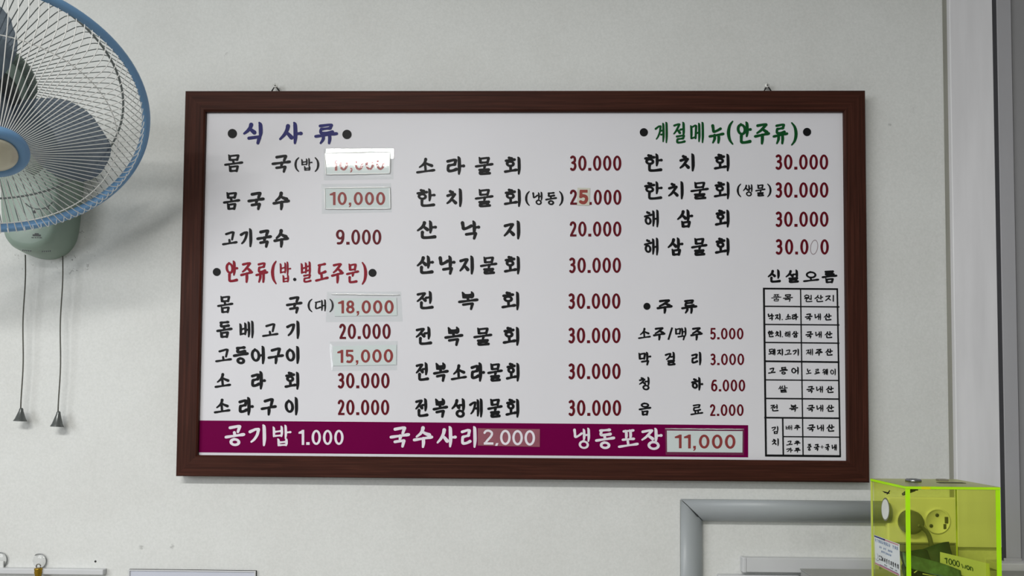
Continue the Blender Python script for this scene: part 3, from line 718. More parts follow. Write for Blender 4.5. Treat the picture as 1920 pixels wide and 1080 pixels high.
def sticker(label, quad, tquad, txt, dx0, dx1, dy0, dy1, dy0r=None, dy1r=None, ridge=None):
    m = MB(); y = YP - 0.0012
    tl, tr, br, bl = quad
    m.hexa([P(*tl, y), P(*tr, y), P(*br, y), P(*bl, y)], [P(*tl, YI), P(*tr, YI), P(*br, YI), P(*bl, YI)])
    s = obj('price_sticker', m, paper_m, board, label=label)
    k_ = Ink(y - 0.0002); k_.digits(txt, dx0, dx1, dy0, dy1, 'sans', dy0r, dy1r); obj('digits', k_.mb, INKM['s'], s)
    # the tape: flat on the paper, sloping down to the board round its edge
    m = MB(); yt, yb = y - 0.0006, YI - 0.0003
    A = [P(*p, yt) for p in quad]; B = [P(*p, yb) for p in tquad]
    m.add(A, [(0, 1, 2, 3)]); m.add(A + B, [(0, 4, 5, 1), (1, 5, 6, 2), (2, 6, 7, 3), (3, 7, 4, 0)])
    obj('clear_tape', m, tape_m, s, label='clear glossy tape over the paper')
    m = MB()
    for (x0_, y0_), (x1_, y1_), r0 in (ridge or []):
        a, b = P(x0_, y0_, yt), P(x1_, y1_, yt); n_ = 26
        pts = [a.lerp(b, i / n_) + Vector((0, 0, random.uniform(-.00025, .00025))) for i in range(n_ + 1)]
        m.tube(pts, [r0 * (0.35 + 0.65 * math.sin(math.pi * min(1, max(0, i / n_))) ** .35) * random.uniform(.8, 1.1) for i in range(n_ + 1)], 8)
    if m.v: obj('tape_fold', m, fold_m, s, label='raised crease of the tape with its highlight painted white')
fold_m = clear_mat('tape_crease_highlight', (0.94, 0.95, 0.95), 0.12, 0.2, haze=0.8, hazecol=(0.97, 0.98, 0.98, 1), fres=.4)  # crease highlight put into the colour as mostly white diffuse
R1 = 0.0014
sticker('white paper sticker reading 10,000 with glare, topmost of the stickers',
        ((608.2, 287), (731, 285), (730.6, 325.5), (610.4, 327.6)), ((606.5, 279.5), (738, 278), (737.5, 336), (607, 338)), '10,000', 622, 721.5, 296, 320, 294.5, 318.4,
        [((609, 287), (731, 285), R1), ((611, 327), (730.6, 325), R1), ((609, 287), (611, 327), R1), ((731, 285), (730.6, 325), R1)])
m = MB(); y = YP - 0.0009
m.hexa([P(610.8, 278.6, y), P(738.4, 278.2, y), P(738, 298, y), P(611, 290, y)], [P(610.8, 278.6, YI), P(738.4, 278.2, YI), P(738, 298, YI), P(611, 290, YI)])
s0 = obj('price_sticker', m, paper_m, board, label='older white sticker peeking out above the topmost 10,000 sticker')
m = MB(); y2 = y - 0.0002
m.add([P(611, 278.8, y2), P(738.2, 278.4, y2), P(737.8, 297.5, y2), P(611.2, 289.6, y2)], [(0, 1, 2, 3)])
obj('clear_tape', m, tape_m, s0)
sticker('white paper sticker reading 10,000 with wrinkled tape, second from the top',
        ((608.8, 352.5), (731, 351.5), (731.2, 391.3), (609.6, 392)), ((602.2, 345), (733, 343.5), (734.6, 398), (603.5, 401)), '10,000', 618.2, 722.2, 360, 384.5, None, None,
        [((607, 352.6), (731, 351), R1 * 1.1), ((610, 391.6), (732, 391), R1 * .9), ((609, 353), (609.8, 391), R1 * .8), ((730.6, 352), (731.6, 391), R1 * .8)])
sticker('white paper sticker reading 18,000 with a bright tape crease above it',
        ((626.7, 559.5), (743.6, 558.5), (744.6, 591.6), (627.6, 593)), ((613, 547), (752, 546.5), (755, 603), (611, 604)), '18,000', 633.8, 738.2, 563.4, 587.6, 562.6, 588.2,
        [((621, 551), (750, 553), R1)])
sticker('white paper sticker reading 15,000 above the lowest plain prices',
        ((624, 649.2), (743.5, 646.6), (743, 684), (624.5, 686)), ((617, 640.5), (745.5, 639.5), (744.6, 694), (622, 696)), '15,000', 632.4, 737, 656, 680.4, 654.3, 679.6)
m = MB(); y = YP - 0.0011
q = [P(1082.8, 352, y), P(1106.4, 352.6, y), P(1105, 385.4, y), P(1082, 384.6, y)]
m.hexa(q, [Vector((v.x, YI, v.z)) for v in q])
s5 = obj('price_sticker', m, mat('cream_paper', 'c6c6b8', 0.55), board, label='tiny cream sticker with a hand lettered 5')
k = Ink(y - 0.0002); k.digit('5', 1085.4, 1103, 355.8, 382.4, wf=.24); obj('digits', k.mb, mat('brick_red_print', '8a2414', 0.4), s5)
m = MB(); y = YP - 0.0012
q = [P(895.8, 803, y), P(1012.3, 804.5, y), P(1012, 838, y), P(895.8, 835.4, y)]
m.hexa(q, [Vector((v.x, YI, v.z)) for v in q])
s6 = obj('price_sticker', m, mat('dusty_pink_film', '8c4e5c', 0.35, var=0.12, scale=40), board, label='dusty pink strip reading 2,000 on the purple band')
k = Ink(y - 0.0002); k.digits('2,000', 906.3, 1003.2, 805.4, 833.6, 'hand', 807, 836); obj('digits', k.mb, INKM['w'], s6)
sticker('white paper sticker reading 11,000 on the purple band',
        ((1250.4, 807.3), (1392.4, 808.4), (1392, 848.6), (1250.8, 847.4)), ((1246.5, 801.8), (1395.5, 803), (1395, 853.5), (1248, 853)), '11,000', 1265.3, 1379, 814.8, 840.6, 814.8, 841.8,
        [((1247, 804), (1395, 805), .0007)])

# hanging wires and their wall screws
wire_m = mat('black_wire', '17171a', 0.45, 0.5)
screw_m = mat('zinc_screw', 'ebece8', 0.35, 0.1)
for i, (sx, sy, lx, rx) in enumerate(((516, 160.5, 508.5, 525.5), (1438.5, 160, 1431.5, 1447.5))):
    yy = -0.010
    m = MB(); top = P(sx, sy, yy)
    a, b = P(lx, 173, yy), P(rx, 173, yy)
    m.tube([a, a.lerp(top, .72), top + Vector((-.0028, 0, .001)), top + Vector((0, 0, .0032)), top + Vector((.0028, 0, .001)), b.lerp(top, .72), b], 0.0011, 8)
    obj('hanging_loop', m, wire_m, board, label='black wire hanging loop')
    c = P(sx, sy, -0.014)
    lab = ('small zinc screw holding the wire loop near the top left of the menu board', 'small zinc screw holding the wire loop near the top right of the menu board')[i]
    s = empty('screw', Vector((c.x, 0, c.z)), lab, 'screw', 'screws carrying the menu board')
    m = MB(); m.lathe(Vector((c.x, 0.004, c.z)), (0, -1, 0), [(.0, 0), (.0016, 0), (.0016, .0155), (.0039, .0165), (.0039, .0172), (.0030, .0187), (.0001, .0192)], 20)
    obj('screw_body', m, screw_m, s)
    m = MB()
    for (dx, dz) in ((.0019, .0005), (.0005, .0019)): m.box((c.x - dx, -0.01545, c.z - dz), (c.x + dx, -0.0150, c.z + dz))
    obj('cross_slot', m, mat('dark_slot', '3c3e3c', 0.6), s)

# ------------------------------------------------------------------ wall fan
FC = EYE + Vector((-0.67524, 0.89870, 0.34750)) * 1.158
FN = Vector((0.47305, -0.38745, -0.79127)).normalized()
FA = FN.cross(Vector((0, 0, 1))).normalized(); FB = FA.cross(FN)
FR = 0.212
def fp(a, r, h): return FC + (FA * math.cos(a) + FB * math.sin(a)) * r + FN * h
base_c = P(85, 400, 0.0)
fan = empty('wall_fan', base_c, 'blue rimmed wall fan with a white wire cage at the left edge', 'fan')
blue_m = mat('glossy_blue_plastic', '6f9ac4', 0.32, var=0.03, scale=12)
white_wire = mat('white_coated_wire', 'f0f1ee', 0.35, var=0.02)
grey_wire = mat('rear_wire_grey', '7b8280', 0.4, var=0.04)  # rear wires get a darker grey than the front ones
mint_m = mat('pale_green_plastic', '93a699', 0.38, var=0.04, scale=14)
cream_m = mat('champagne_cap', 'c2bda9', 0.3, 0.35, var=0.03)
NW = 108
def cage(prof, n, r, off=0.0):
    m = MB()
    for i in range(n):
        a = 2 * math.pi * (i + off) / n
        m.tube([fp(a, q[0], q[1]) for q in prof], r, 5, caps=False)
    return m
def hoop(m, r, h, t, n=96): m.tube([fp(2 * math.pi * i / n, r, h) for i in range(n)], t, 6, closed=True)
def arcprof(pts, seg=5):
    return [(x, y) for x, y, _ in smooth_pts([(a, b, 0) for a, b in pts], seg)]
fprof = [(.036, .0715), (.10, .057)] + arcprof([(.160, .0435), (.180, .039), (.191, .0335), (.199, .025), (.2055, .013), (.2095, .001)], 3)
m = cage(fprof, NW, 0.00072); hoop(m, .1623, .042, .0008)
obj('front_grille', m, white_wire, fan, label='white wire front grille')
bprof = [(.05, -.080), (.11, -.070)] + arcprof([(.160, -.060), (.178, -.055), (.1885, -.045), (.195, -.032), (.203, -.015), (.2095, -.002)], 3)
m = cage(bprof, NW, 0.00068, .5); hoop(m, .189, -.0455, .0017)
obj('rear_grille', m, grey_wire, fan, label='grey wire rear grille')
m = MB(); vs = []; n = 120; sec = [(-.0045, -.0055), (.002, -.006), (.0055, -.004), (.0068, 0), (.0055, .004), (.002, .006), (-.0045, .0055), (-.0035, 0)]
for i in range(n):
    a = 2 * math.pi * i / n
    for (dr, dh) in sec: vs.append(fp(a, FR + dr, dh))
ks = len(sec)
m.add(vs, [(i * ks + j, i * ks + (j + 1) % ks, ((i + 1) % n) * ks + (j + 1) % ks, ((i + 1) % n) * ks + j) for i in range(n) for j in range(ks)], 0, True)
obj('guard_ring', m, blue_m, fan, label='blue plastic guard ring')
m = MB(); m.lathe(FC, FN, [(.0, .066), (.040, .066), (.0425, .070), (.0425, .076), (.040, .079), (.030, .0795), (.028, .078), (.0, .078)], 48)
hub = obj('hub_disc', m, blue_m, fan, label='blue disc at the middle of the front grille')
m = MB(); m.lathe(FC, FN, [(.0275, .077), (.0275, .081), (.026, .083), (.015, .0845), (.0, .085)], 48)
obj('hub_cap', m, cream_m, hub, label='champagne coloured round cap')
# blades
blade_m = mat('smoky_blue_blade', '76828f', 0.3, var=0.03)
_nt = blade_m.node_tree; _tr = _nt.nodes.new('ShaderNodeBsdfTransparent'); _tr.inputs[0].default_value = (0.72, 0.77, 0.83, 1)
_mx = _nt.nodes.new('ShaderNodeMixShader'); _mx.inputs[0].default_value = 0.55
_nt.links.new(_tr.outputs[0], _mx.inputs[1]); _nt.links.new(_nt.nodes['Principled BSDF'].outputs[0], _mx.inputs[2])
_nt.links.new(_mx.outputs[0], _nt.nodes['Material Output'].inputs['Surface'])
m = MB(); m.lathe(FC, FN, [(0, .02), (.02, .02), (.034, .012), (.036, -.03), (.0, -.03)], 32)
spin = obj('blade_hub', m, blade_m, fan)
for kb in range(3):
    a0 = math.radians(54) + kb * 2 * math.pi / 3
    vs = []; fs = []; nr, na = 12, 8
    for i in range(nr + 1):
        t = i / nr; r = .032 + t * .150
        half = math.radians(20 + 13 * math.sin(math.pi * min(1, t * 1.05)) ** .8 * (1) - 5 * t)
        swp = math.radians(18) * t
        for j in range(na + 1):
            s_ = j / na * 2 - 1
            e_ = 1 - .10 * abs(s_) ** 3 * t
            vs.append(fp(a0 + swp + s_ * half, r * e_, -.012 + s_ * .022 * (1 - .35 * t)))
    k1 = len(vs)
    for i in range(nr):
        for j in range(na):
            o = i * (na + 1) + j; fs.append((o, o + 1, o + na + 2, o + na + 1))
    m = MB(); m.add(vs, fs, 0, True)
    b_ = obj('blade', m, blade_m, spin)
    sd = b_.modifiers.new('thickness', 'SOLIDIFY'); sd.thickness = 0.0022
# motor, arm and wall base
dark_m = mat('dark_grey_plastic', '2f3233', 0.45)
m = MB(); m.lathe(FC, FN, [(0, -.06), (.045, -.06), (.062, -.075), (.066, -.10), (.060, -.14), (.045, -.165), (.02, -.178), (0, -.18)], 40)
motor = obj('motor_housing', m, mint_m, fan, label='pale green motor housing')
m = MB(); m.lathe(FC, FN, [(.048, -.078), (.075, -.079), (.077, -.084), (.075, -.088), (.048, -.088)], 44)
obj('rear_hub_plate', m, mint_m, motor)
m = MB(); m.lathe(FC, FN, [(0, -.028), (.046, -.03), (.05, -.036), (.05, -.062), (0, -.062)], 36); obj('shaft_cover', m, dark_m, motor)
mc = FC - FN * .12
# base: rounded shell bulging off the wall
yb = -0.062
outl = [(18, 300), (150, 296), (157, 350), (152, 400), (146, 440), (136, 462), (118, 477), (92, 484), (66, 482), (42, 474), (27, 460), (20, 438), (15, 400), (14, 350)]
def shell(pts, y_front, y_wall=0.0, flare=1.06, steps=((1.0, 0), (.98, .35), (.93, .75), (.86, .94), (.72, 1.0))):
    cx = sum(p[0] for p in pts) / len(pts); cy = sum(p[1] for p in pts) / len(pts)
    c0 = P(cx, cy, y_front * .5)
    # the outline seen: its left side is the front rim, its right side and foot are the rim on the wall
    ring = [P(px, py, y_front * .45 * max(0, min(1, (155 - px) / 140))) for px, py in pts]
    dense = []
    k = len(ring)
    for i in range(k):
        p0, p1, p2, p3 = ring[i - 1], ring[i], ring[(i + 1) % k], ring[(i + 2) % k]
        for s_ in range(4):
            t = s_ / 4
            dense.append(0.5 * (2 * p1 + (p2 - p0) * t + (2 * p0 - 5 * p1 + 4 * p2 - p3) * t * t + (3 * p1 - p0 - 3 * p2 + p3) * t ** 3))
    vs = []; n_ = len(dense)
    for sc, t in steps:
        for v in dense:
            q = c0 + (v - c0) * sc; vs.append(Vector((q.x, y_wall + (y_front - y_wall) * t, q.z)))
    fs = [(i * n_ + j, i * n_ + (j + 1) % n_, (i + 1) * n_ + (j + 1) % n_, (i + 1) * n_ + j) for i in range(len(steps) - 1) for j in range(n_)]
    fs.append(tuple((len(steps) - 1) * n_ + j for j in range(n_)))
    mb = MB(); mb.add(vs, fs, 0, True); return mb
wb = obj('wall_base', shell(outl, yb), mint_m, fan, label='pale green wall base with pull cords')
top = P(85, 330, -0.03)
m = MB(); m.tube([top, top + Vector((0, -.03, .06)), top.lerp(mc, .55) + Vector((0, -.02, .03)), mc], [.034, .032, .03, .032], 16)
obj('arm', m, mint_m, fan)
k = Ink(yb - 0.0006)
for (x0, y0, x1, y1, wd) in ((61, 441, 76, 441.5, 3.4), (65, 438.5, 72, 438.5, 2.4), (59, 445.4, 63, 445.5, 1.6), (65, 445.5, 68, 445.5, 1.6), (69.5, 445.5, 72, 445.5, 1.6), (73.5, 445.6, 78, 445.7, 1.6)):
    k.strip([(x0, y0, wd), (x1, y1, wd)])
for i in range(5): k.strip([(42 + i * 3.6, 469.4 + i * .25, 2.8), (44.2 + i * 3.6, 469.6 + i * .25, 2.8)]); k.strip([(78.5 + i * 3.6, 471.5 - i * .15, 2.6), (80.7 + i * 3.6, 471.4 - i * .15, 2.6)])
a0, a1 = math.radians(215), math.radians(330); n = 18
k.strip([(72 + 30 * math.cos(a0 + (a1 - a0) * i / n), 366 - 26 * math.sin(a0 + (a1 - a0) * i / n), 1.6) for i in range(n + 1)])
k.glyph('•', 62, 67, 394, 400, 2); k.glyph('•', 86, 92, 388, 394, 2)
obj('printed_marking', k.mb, mat('grey_black_print', '232a2a', 0.5), wb, label='small dark printed marks and dial arc')
cord_m = mat('grey_cord', '56564f', 0.7, var=0.15, scale=300)
weight_m = mat('gunmetal_plastic', '565a59', 0.22, 0.2, var=0.03)
for (x0, y0, x1, y1, cx, cy) in ((47.5, 478, 40, 766, 38.5, 793), (117.5, 480, 110, 772, 107.5, 804)):
    a, b = P(x0, y0, -0.024), P(x1, y1, -0.017)
    m = MB(); m.tube([a.lerp(b, i / 20) + Vector((0.0012 * math.sin(i * .55), 0, 0)) for i in range(21)], .0011, 8)
    cd = obj('pull_cord', m, cord_m, fan, label='thin grey pull cord')
    ax = (P(cx - 1, cy, -0.019) - b).normalized(); L_ = (P(cx, cy, -0.019) - b).length * .92
    m = MB(); m.lathe(b - ax * .001, ax, [(0, 0), (.0022, .0), (.0034, .0025), (.0036, .005), (.0086, L_ * .8), (.0108, L_ * .96), (.0110, L_), (.0096, L_), (.0, L_ * .9)], 28)
    obj('cord_weight', m, weight_m, cd, label='shiny dark grey cone weight')

# ------------------------------------------------------------------ trunking, outlet and cables
grey_tr = mat('grey_trunking_plastic', 'a2a8ab', 0.42, var=0.03, scale=10)
def trunk(a, b, wdir, mitre_a, hgt, mb, n=14):
    """half-round channel from a to b (lower/inner edge), width vector wdir; mitre_a shifts the start of the outer edge"""
    vs = []; w_ = wdir
    for i in range(n + 1):
        t = i / n; ang = math.pi * t
        up = -math.sin(ang) ** .75 * hgt
        off = w_ * (0.5 - 0.5 * math.cos(ang))
        vs.append(Vector(a) + off + Vector(mitre_a) * (off.length / w_.length) + Vector((0, up, 0)))
        vs.append(Vector(b) + off + Vector((0, up, 0)))
    fs = [(2 * i, 2 * i + 1, 2 * i + 3, 2 * i + 2) for i in range(n)] + [tuple(2 * i for i in range(n + 1)), tuple(2 * i + 1 for i in range(n, -1, -1)), (0, 2 * n, 2 * n + 1, 1)]
    mb.add(vs, fs, 0, True)
tr = empty('cable_trunking', P(1295, 1080), 'half round grey cable trunking bent in an L below the menu board', 'cable trunking')
in_c, out_c = P(1316, 976), P(1275, 935.5)
zt, zi = out_c.z, in_c.z
m = MB(); trunk((in_c.x + .001, 0, zi), (P(1662, 985).x, 0, zi), Vector((0, 0, zt - zi)), Vector((out_c.x - in_c.x, 0, 0)), .024, m)
obj('trunking_run', m, grey_tr, tr)
m = MB(); trunk((in_c.x, 0, zi - .001), (in_c.x, 0, 1.05), Vector((out_c.x - in_c.x, 0, 0)), Vector((0, 0, zt - zi)), .021, m)
obj('trunking_run', m, grey_tr, tr)
m = MB(); m.tube([P(1279, 938, -.004), P(1288, 946, -.017), P(1298, 957, -.0225), P(1307, 966, -.0225), P(1316, 977, -.004)], [.0006, .0013, .0009, .0016, .0009], 6)
obj('mitre_gap', m, dark_m, tr, label='dark ragged gap at the mitre')

duct_m = mat('white_duct_plastic', 'c6c8ca', 0.4, var=0.02)
def duct(px0, px1, py0, py1, dep, lab, cap=True):
    o = empty('cable_duct', P((px0 + px1) / 2, py1), lab, 'cable duct', 'white cable ducts low on the wall')
    a, b = P(px0, py0, -dep), P(px1, py1, -dep)
    m = MB(); m.box((a.x + (.007 if cap else 0), -dep, b.z), (b.x, 0, a.z)); obj('duct_cover', m, duct_m, o, bevel=.0015)
    if cap:
        m = MB(); m.box((a.x, -dep - .0012, b.z - .0008), (a.x + .0075, 0, a.z + .0008)); obj('end_cap', m, duct_m, o, bevel=.002)
duct(1392, 1650, 1046, 1076, .016, 'white cable duct just below the grey trunking, ending in a rounded cap')
duct(1347, 1500, 1078, 1110, .012, 'white cable duct at the bottom edge, below the capped duct', False)
duct(-60, 193, 1065, 1078.5, .012, 'slim white cable duct at the lower left corner', False)

wp = empty('wall_panel', P(358, 1110), 'flat white panel with a thin raised rim at the bottom edge, left of centre', 'panel')
a, b = P(241, 1068, -.006), P(478, 1130, -.006)
m = MB(); m.box((a.x, -.004, b.z), (b.x, 0, a.z)); obj('panel_face', m, mat('white_panel_face', 'c4c8d4', 0.35, var=.01), wp)
m = MB()
for (x0, x1, z0, z1) in ((a.x, b.x, a.z - .0022, a.z), (a.x, a.x + .0022, b.z, a.z - .0022), (b.x - .0022, b.x, b.z, a.z - .0022)): m.box((x0, -.006, z0), (x1, 0, z1))
obj('panel_rim', m, duct_m, wp)

hook_clear = clear_mat('clear_hook_film', (0.95, 0.955, 0.955), 0.06, 0.1, haze=.25, hazecol=(.85, .86, .86, 1))
for i, (hx, hy, lab) in enumerate(((75.5, 1051.5, 'clear round adhesive hook holding a brass snap'), (2, 1049, 'clear round adhesive hook cut off by the left edge'))):
    c = P(hx, hy, 0)
    h = empty('wall_hook', c, lab, 'hook', 'clear adhesive hooks')
    m = MB(); m.lathe(c, (0, -1, 0), [(.0128, 0), (.0128, .0016), (.0122, .0022), (.0, .0022)], 40); obj('adhesive_disc', m, hook_clear, h)
    m = MB(); n = 22
    m.tube([c + Vector((math.cos(math.radians(130 - 200 * j / n)) * .0132, -.003, math.sin(math.radians(130 - 200 * j / n)) * .0132)) for j in range(n + 1)] + [c + Vector((.004, -.006, -.0155))], [.0004] + [.0008] * (n + 1), 6)
    obj('wire_hook', m, mat('steel_wire', '8a8c8c', 0.3, .8), h)
    if i == 1:
        m = MB(); m.box((c.x - .02, -.006, c.z - .022), (c.x + .0085, -.0024, c.z - .002)); obj('white_tab', m, mat('white_plastic_tab', 'd2d4d2', .45), h, bevel=.001)
c = P(72, 1066, -.014)
sn = empty('brass_snap', c, 'small brass snap hanging from the clear hook', 'snap hook')
m = MB(); m.lathe(c, (0, 0, -1), [(0, -.001), (.0062, -.001), (.0068, .001), (.0060, .004), (.0066, .006), (.0052, .012), (.0055, .02), (.003, .03), (0, .031)], 20)
obj('snap_body', m, mat('worn_brass', '9a7a1c', .3, .7, var=.15, scale=200), sn)
m = MB(); m.tube([c + Vector((math.cos(t * .5) * .004, 0, .004 + math.sin(t * .5) * .004)) for t in range(0, 13)], .0009, 6); obj('snap_ring', m, mat('steel_ring', '77726a', .3, .8), sn)
c = P(179, 1052.5, 0)
m = MB(); m.lathe(c, (0, -1, 0), [(.0019, -.0005), (.0019, .0006), (.0012, .0012), (0, .0013)], 14)
tag(obj('wall_hole', m, mat('dark_hole', '3a3a3a', .5, .5)), 'tiny dark dome for a hole in the wall right of the brass snap', 'wall_hole')  # small dark dome added in place of a hole in the wall

# outlet
ou = empty('power_outlet', P(1725, 1020), 'double round wall outlet seen through the yellow box', 'outlet')
plate_m = mat('ivory_plastic', 'e2e1d6', .4, var=.02)
a, b = P(1664, 932, -.011), P(1799, 1019.5, -.011)
m = MB(); m.box((a.x, -.011, b.z), (b.x, 0, a.z)); pl = obj('outlet_plate', m, plate_m, ou, bevel=.003)
def socket(px, py):
    c = P(px, py, -.0112)
    m = MB(); m.lathe(c, (0, -1, 0), [(.0225, -.0002), (.0225, .0022), (.0205, .0028), (.0195, .001), (.0190, .0002), (0, .0002)], 40)
    so = obj('socket', m, plate_m, pl); return so, c
so, c = socket(1757, 977)
m = MB()
for (dx, dy, r) in ((0, -11, 3.3), (-11, 9, 3.3)):
    q = P(1757 + dx, 977 + dy, -.0116); m.lathe(q, (0, -1, 0), [(r / 1030, 0), (r / 1030, .0006), (0, .0006)], 16)
obj('pin_hole', m, dark_m, so)
m = MB()
for (dx, dy, s_) in ((17, -2, .9), (14, 10, .7)):
    q = P(1757 + dx, 977 + dy, -.0116); m.box((q.x - .0028 * s_, -.0135, q.z - .0062 * s_), (q.x + .0028 * s_, -.0115, q.z + .0062 * s_))
obj('earth_clip', m, mat('tarnished_clip', '5c5a4e', .4, .5), so)
so, c = socket(1704, 977)
pg = empty('power_plug', P(1704, 977, -.014), 'dark grey plug with a cord in the left socket of the outlet', 'plug')
c = P(1704, 978, -.0142)
m = MB(); m.lathe(c, (0, -1, 0), [(.0, 0), (.0185, 0), (.0205, .003), (.0205, .012), (.018, .018), (.010, .022), (0, .0225)], 36)
plug_m = mat('grey_plug_plastic', '5a5e58', .5)
obj('plug_body', m, plug_m, pg)
m = MB(); q0 = c + Vector((.004, -.022, -.002)); e1, e2, e3 = P(1730, 990, -.03), P(1743, 1008, -.026), P(1752, 1060, -.02)
pp_ = [tuple(v) for v in (q0, e1, e2, e3)]
m.tube([Vector(v) for v in smooth_pts(pp_, 8)], .0038, 10); obj('cord', m, plug_m, pg)
a, b = P(1690, 1022, -.012), P(1797, 1044, -.012)
m = MB(); m.box((a.x, -.012, b.z), (b.x, 0, a.z))
tag(obj('low_grey_box', m, mat('dull_grey_box', '6e706a', .5), bevel=.001), 'low dull grey box fixed on the wall right under the outlet', 'junction box')  # grey box added for the dark band below the outlet

# ------------------------------------------------------------------ grey steel cabinet under the donation box
cab_m = mat('grey_steel_paint', '949592', .38, .0, var=.07, scale=14, stretch=(1, 3, 1))
cbl = P(1501, 1066, -0.06)
ctop = cbl.z
cb = empty('steel_cabinet', (0.9, -.25, 0), 'grey steel cabinet under the yellow donation box', 'cabinet')
m = MB(); m.box((cbl.x, -.48, 0), (1.25, -.06, ctop - .0022)); obj('cabinet_body', m, mat('grey_steel_side', '9a9c9a', .45, .1), cb, bevel=.0015)
m = MB(); m.box((cbl.x - .001, -.481, ctop - .002), (1.251, -.059, ctop)); obj('cabinet_top', m, cab_m, cb, bevel=.0008)

# ------------------------------------------------------------------ yellow acrylic donation box
yf, ybk = -.328, -.226
fl, fr = P(1698, 912, yf), P(1875, 913, yf)
X0, X1, ZT, ZB = fl.x, fr.x, (fl.z + fr.z) / 2, ctop
TH = .0042
acr = clear_mat('yellow_acrylic', (0.972, 0.992, 0.64), .05, .03, haze=.014, hazecol=(.56, .66, .04, 1), fres=.012)
acr_top = clear_mat('dusty_yellow_acrylic', (0.9, 0.93, 0.45), .3, .2, haze=.32, hazecol=(.40, .42, .16, 1))
pale_edge = mat('pale_acrylic_edge', 'c3d060', .3, var=.05)
glow = mat('edge_glow_colour', 'b2f000', .25, var=.05, scale=30)
db = empty('donation_box', ((X0 + X1) / 2, (yf + ybk) / 2, ZB), 'clear fluorescent yellow acrylic donation box standing at the lower right', 'donation box')
def pane_(name, a, b, mt, lab=None):
    m = MB(); m.box(a, b); return obj(name, m, mt, db, label=lab)
g = .0003
front = pane_('front_wall', (X0 + TH + g, yf, ZB + TH), (X1 - TH - g, yf + TH, ZT - TH), acr)
back = pane_('back_wall', (X0 + TH + g, ybk - TH, ZB + TH), (X1 - TH - g, ybk, ZT - TH), acr)
side = pane_('side_wall', (X0, yf + TH, ZB + TH), (X0 + TH, ybk - TH, ZT - TH), acr)
pane_('side_wall', (X1 - TH, yf + TH, ZB + TH), (X1, ybk - TH, ZT - TH), acr)
pane_('base', (X0, yf, ZB), (X1, ybk, ZB + TH - g), acr)
lid = pane_('lid', (X0, yf, ZT - TH + g), (X1, ybk, ZT), acr_top, 'dusty lid with a coin slot and a lock')
# bright strips on the sawn edges, the sheet's fluorescent glow put into their colour
e = .0058
def edge_(a, b, mt=None):
    m = MB(); m.box(a, b)
    if mt: obj('back_edge', m, mt, db)
    else: obj('bright_edge', m, glow, db, label='lime cut edge with its fluorescent glow in the colour')
for (xa, xb) in ((X0 - .0002, X0 + e), (X1 - e, X1 + .0002)):
    edge_((xa, yf - .0003, ZB + TH), (xb, yf + .0007, ZT - TH + g))
edge_((X0 - .0004, yf - .0004, ZT - TH + g * 2), (X1 + .0004, yf - .0001, ZT - .0003))
edge_((X0 - .0004, yf - .0001, ZT - TH + g * 2), (X0 - .0001, ybk, ZT - .0003))
edge_((X0 - .0003, ybk - e * .4, ZB + TH), (X0 + e * .3, ybk + .0003, ZT - TH), pale_edge)
edge_((X1 - e * .3, ybk - .0007, ZB + TH), (X1 + .0002, ybk + .0003, ZT - TH), pale_edge)
# lock on the lid
lc = Vector((P(1702, 902.5, -.26).x + .004, -.268, ZT))
lm = mat('lock_chrome', '8c8f92', .2, .9)
m = MB(); m.lathe(lc, (0, 0, 1), [(0, -.012), (.006, -.012), (.006, .0), (.0105, .0), (.0105, .003), (.009, .0042), (.0055, .0042), (.005, .0036), (0, .0036)], 32)
lk = obj('lock', m, lm, db, label='round chrome lock')
m = MB(); m.tube([lc + Vector((0, 0, -.011)), lc + Vector((-.012, -.006, -.014)), lc + Vector((-.020, -.010, -.017))], [.0035, .003, .002], 8); obj('lock_tongue', m, mat('dark_steel_tongue', '3e403c', .35, .6), lk)
m = MB(); m.box((P(1752, 905, -.27).x, -.285, ZT + .0001), (P(1800, 905, -.27).x, -.275, ZT + .0006)); obj('coin_slot', m, mat('slot_shadow', '3d4020', .8), lid)
m = MB(); m.box((P(1757, 896, -.25).x, -.256, ZT + .0001), (P(1775, 896, -.25).x, -.246, ZT + .0026)); obj('tape_scrap', m, mat('worn_grey_tape', '7d7a68', .7), lid, bevel=.0006, label='worn scrap of grey tape')
m = MB(); m.box((P(1727, 917, yf).x, yf - .0007, ZT - TH + .0004), (P(1744, 917, yf).x, yf - .00045, ZT - .0004)); obj('yellow_slot_strip', m, mat('bright_yellow_patch', 'd8d800', .3), lid)  # bright yellow strip for the coin slot at the lid's front edge

# label on the box's left side: lettering runs along the side wall
ysd = lambda t: ybk + (yf - ybk) * t
xl = X0 - .0006
def side_pt(px, py):
    d = ray(px, py); t = (xl - EYE.x) / d.x; return EYE + d * t
q = [side_pt(1639.5, 1003), side_pt(1686, 1020.5), side_pt(1687.5, 1081), side_pt(1641, 1057.5)]
for v in q: v.y = min(max(v.y, yf + .001), ybk - .001)
m = MB(); m.hexa(q, [v + Vector((.0005, 0, 0)) for v in q])
lab = obj('paper_label', m, mat('white_label_paper', 'd3d9da', .5), db, label='white paper label with blue and black print on the left side')
class SideInk(Ink):
    def to(s, x, v, yy):
        """x, v in label units 0..1; yy only staggers the layers"""
        a = q[0].lerp(q[1], x); b = q[3].lerp(q[2], x)
        return a.lerp(b, v) - Vector((.0003 + (s.k % 23) * 4e-6, 0, 0))
def unit_glyphs(k_, txt, x0, x1, y0, y1, wd):
    n_ = len(txt); adv = (x1 - x0) / n_
    for i, ch in enumerate(txt):
        if ch != ' ': k_.glyph(ch, x0 + i * adv, x0 + i * adv + adv * .86, y0, y1, wd, plain=True)
k = SideInk(0); k.strip([(0.0, .035, .05), (.45, .035, .05)]); obj('label_stripe', k.mb, mat('navy_stripe', '2a2f74', .5), lab)
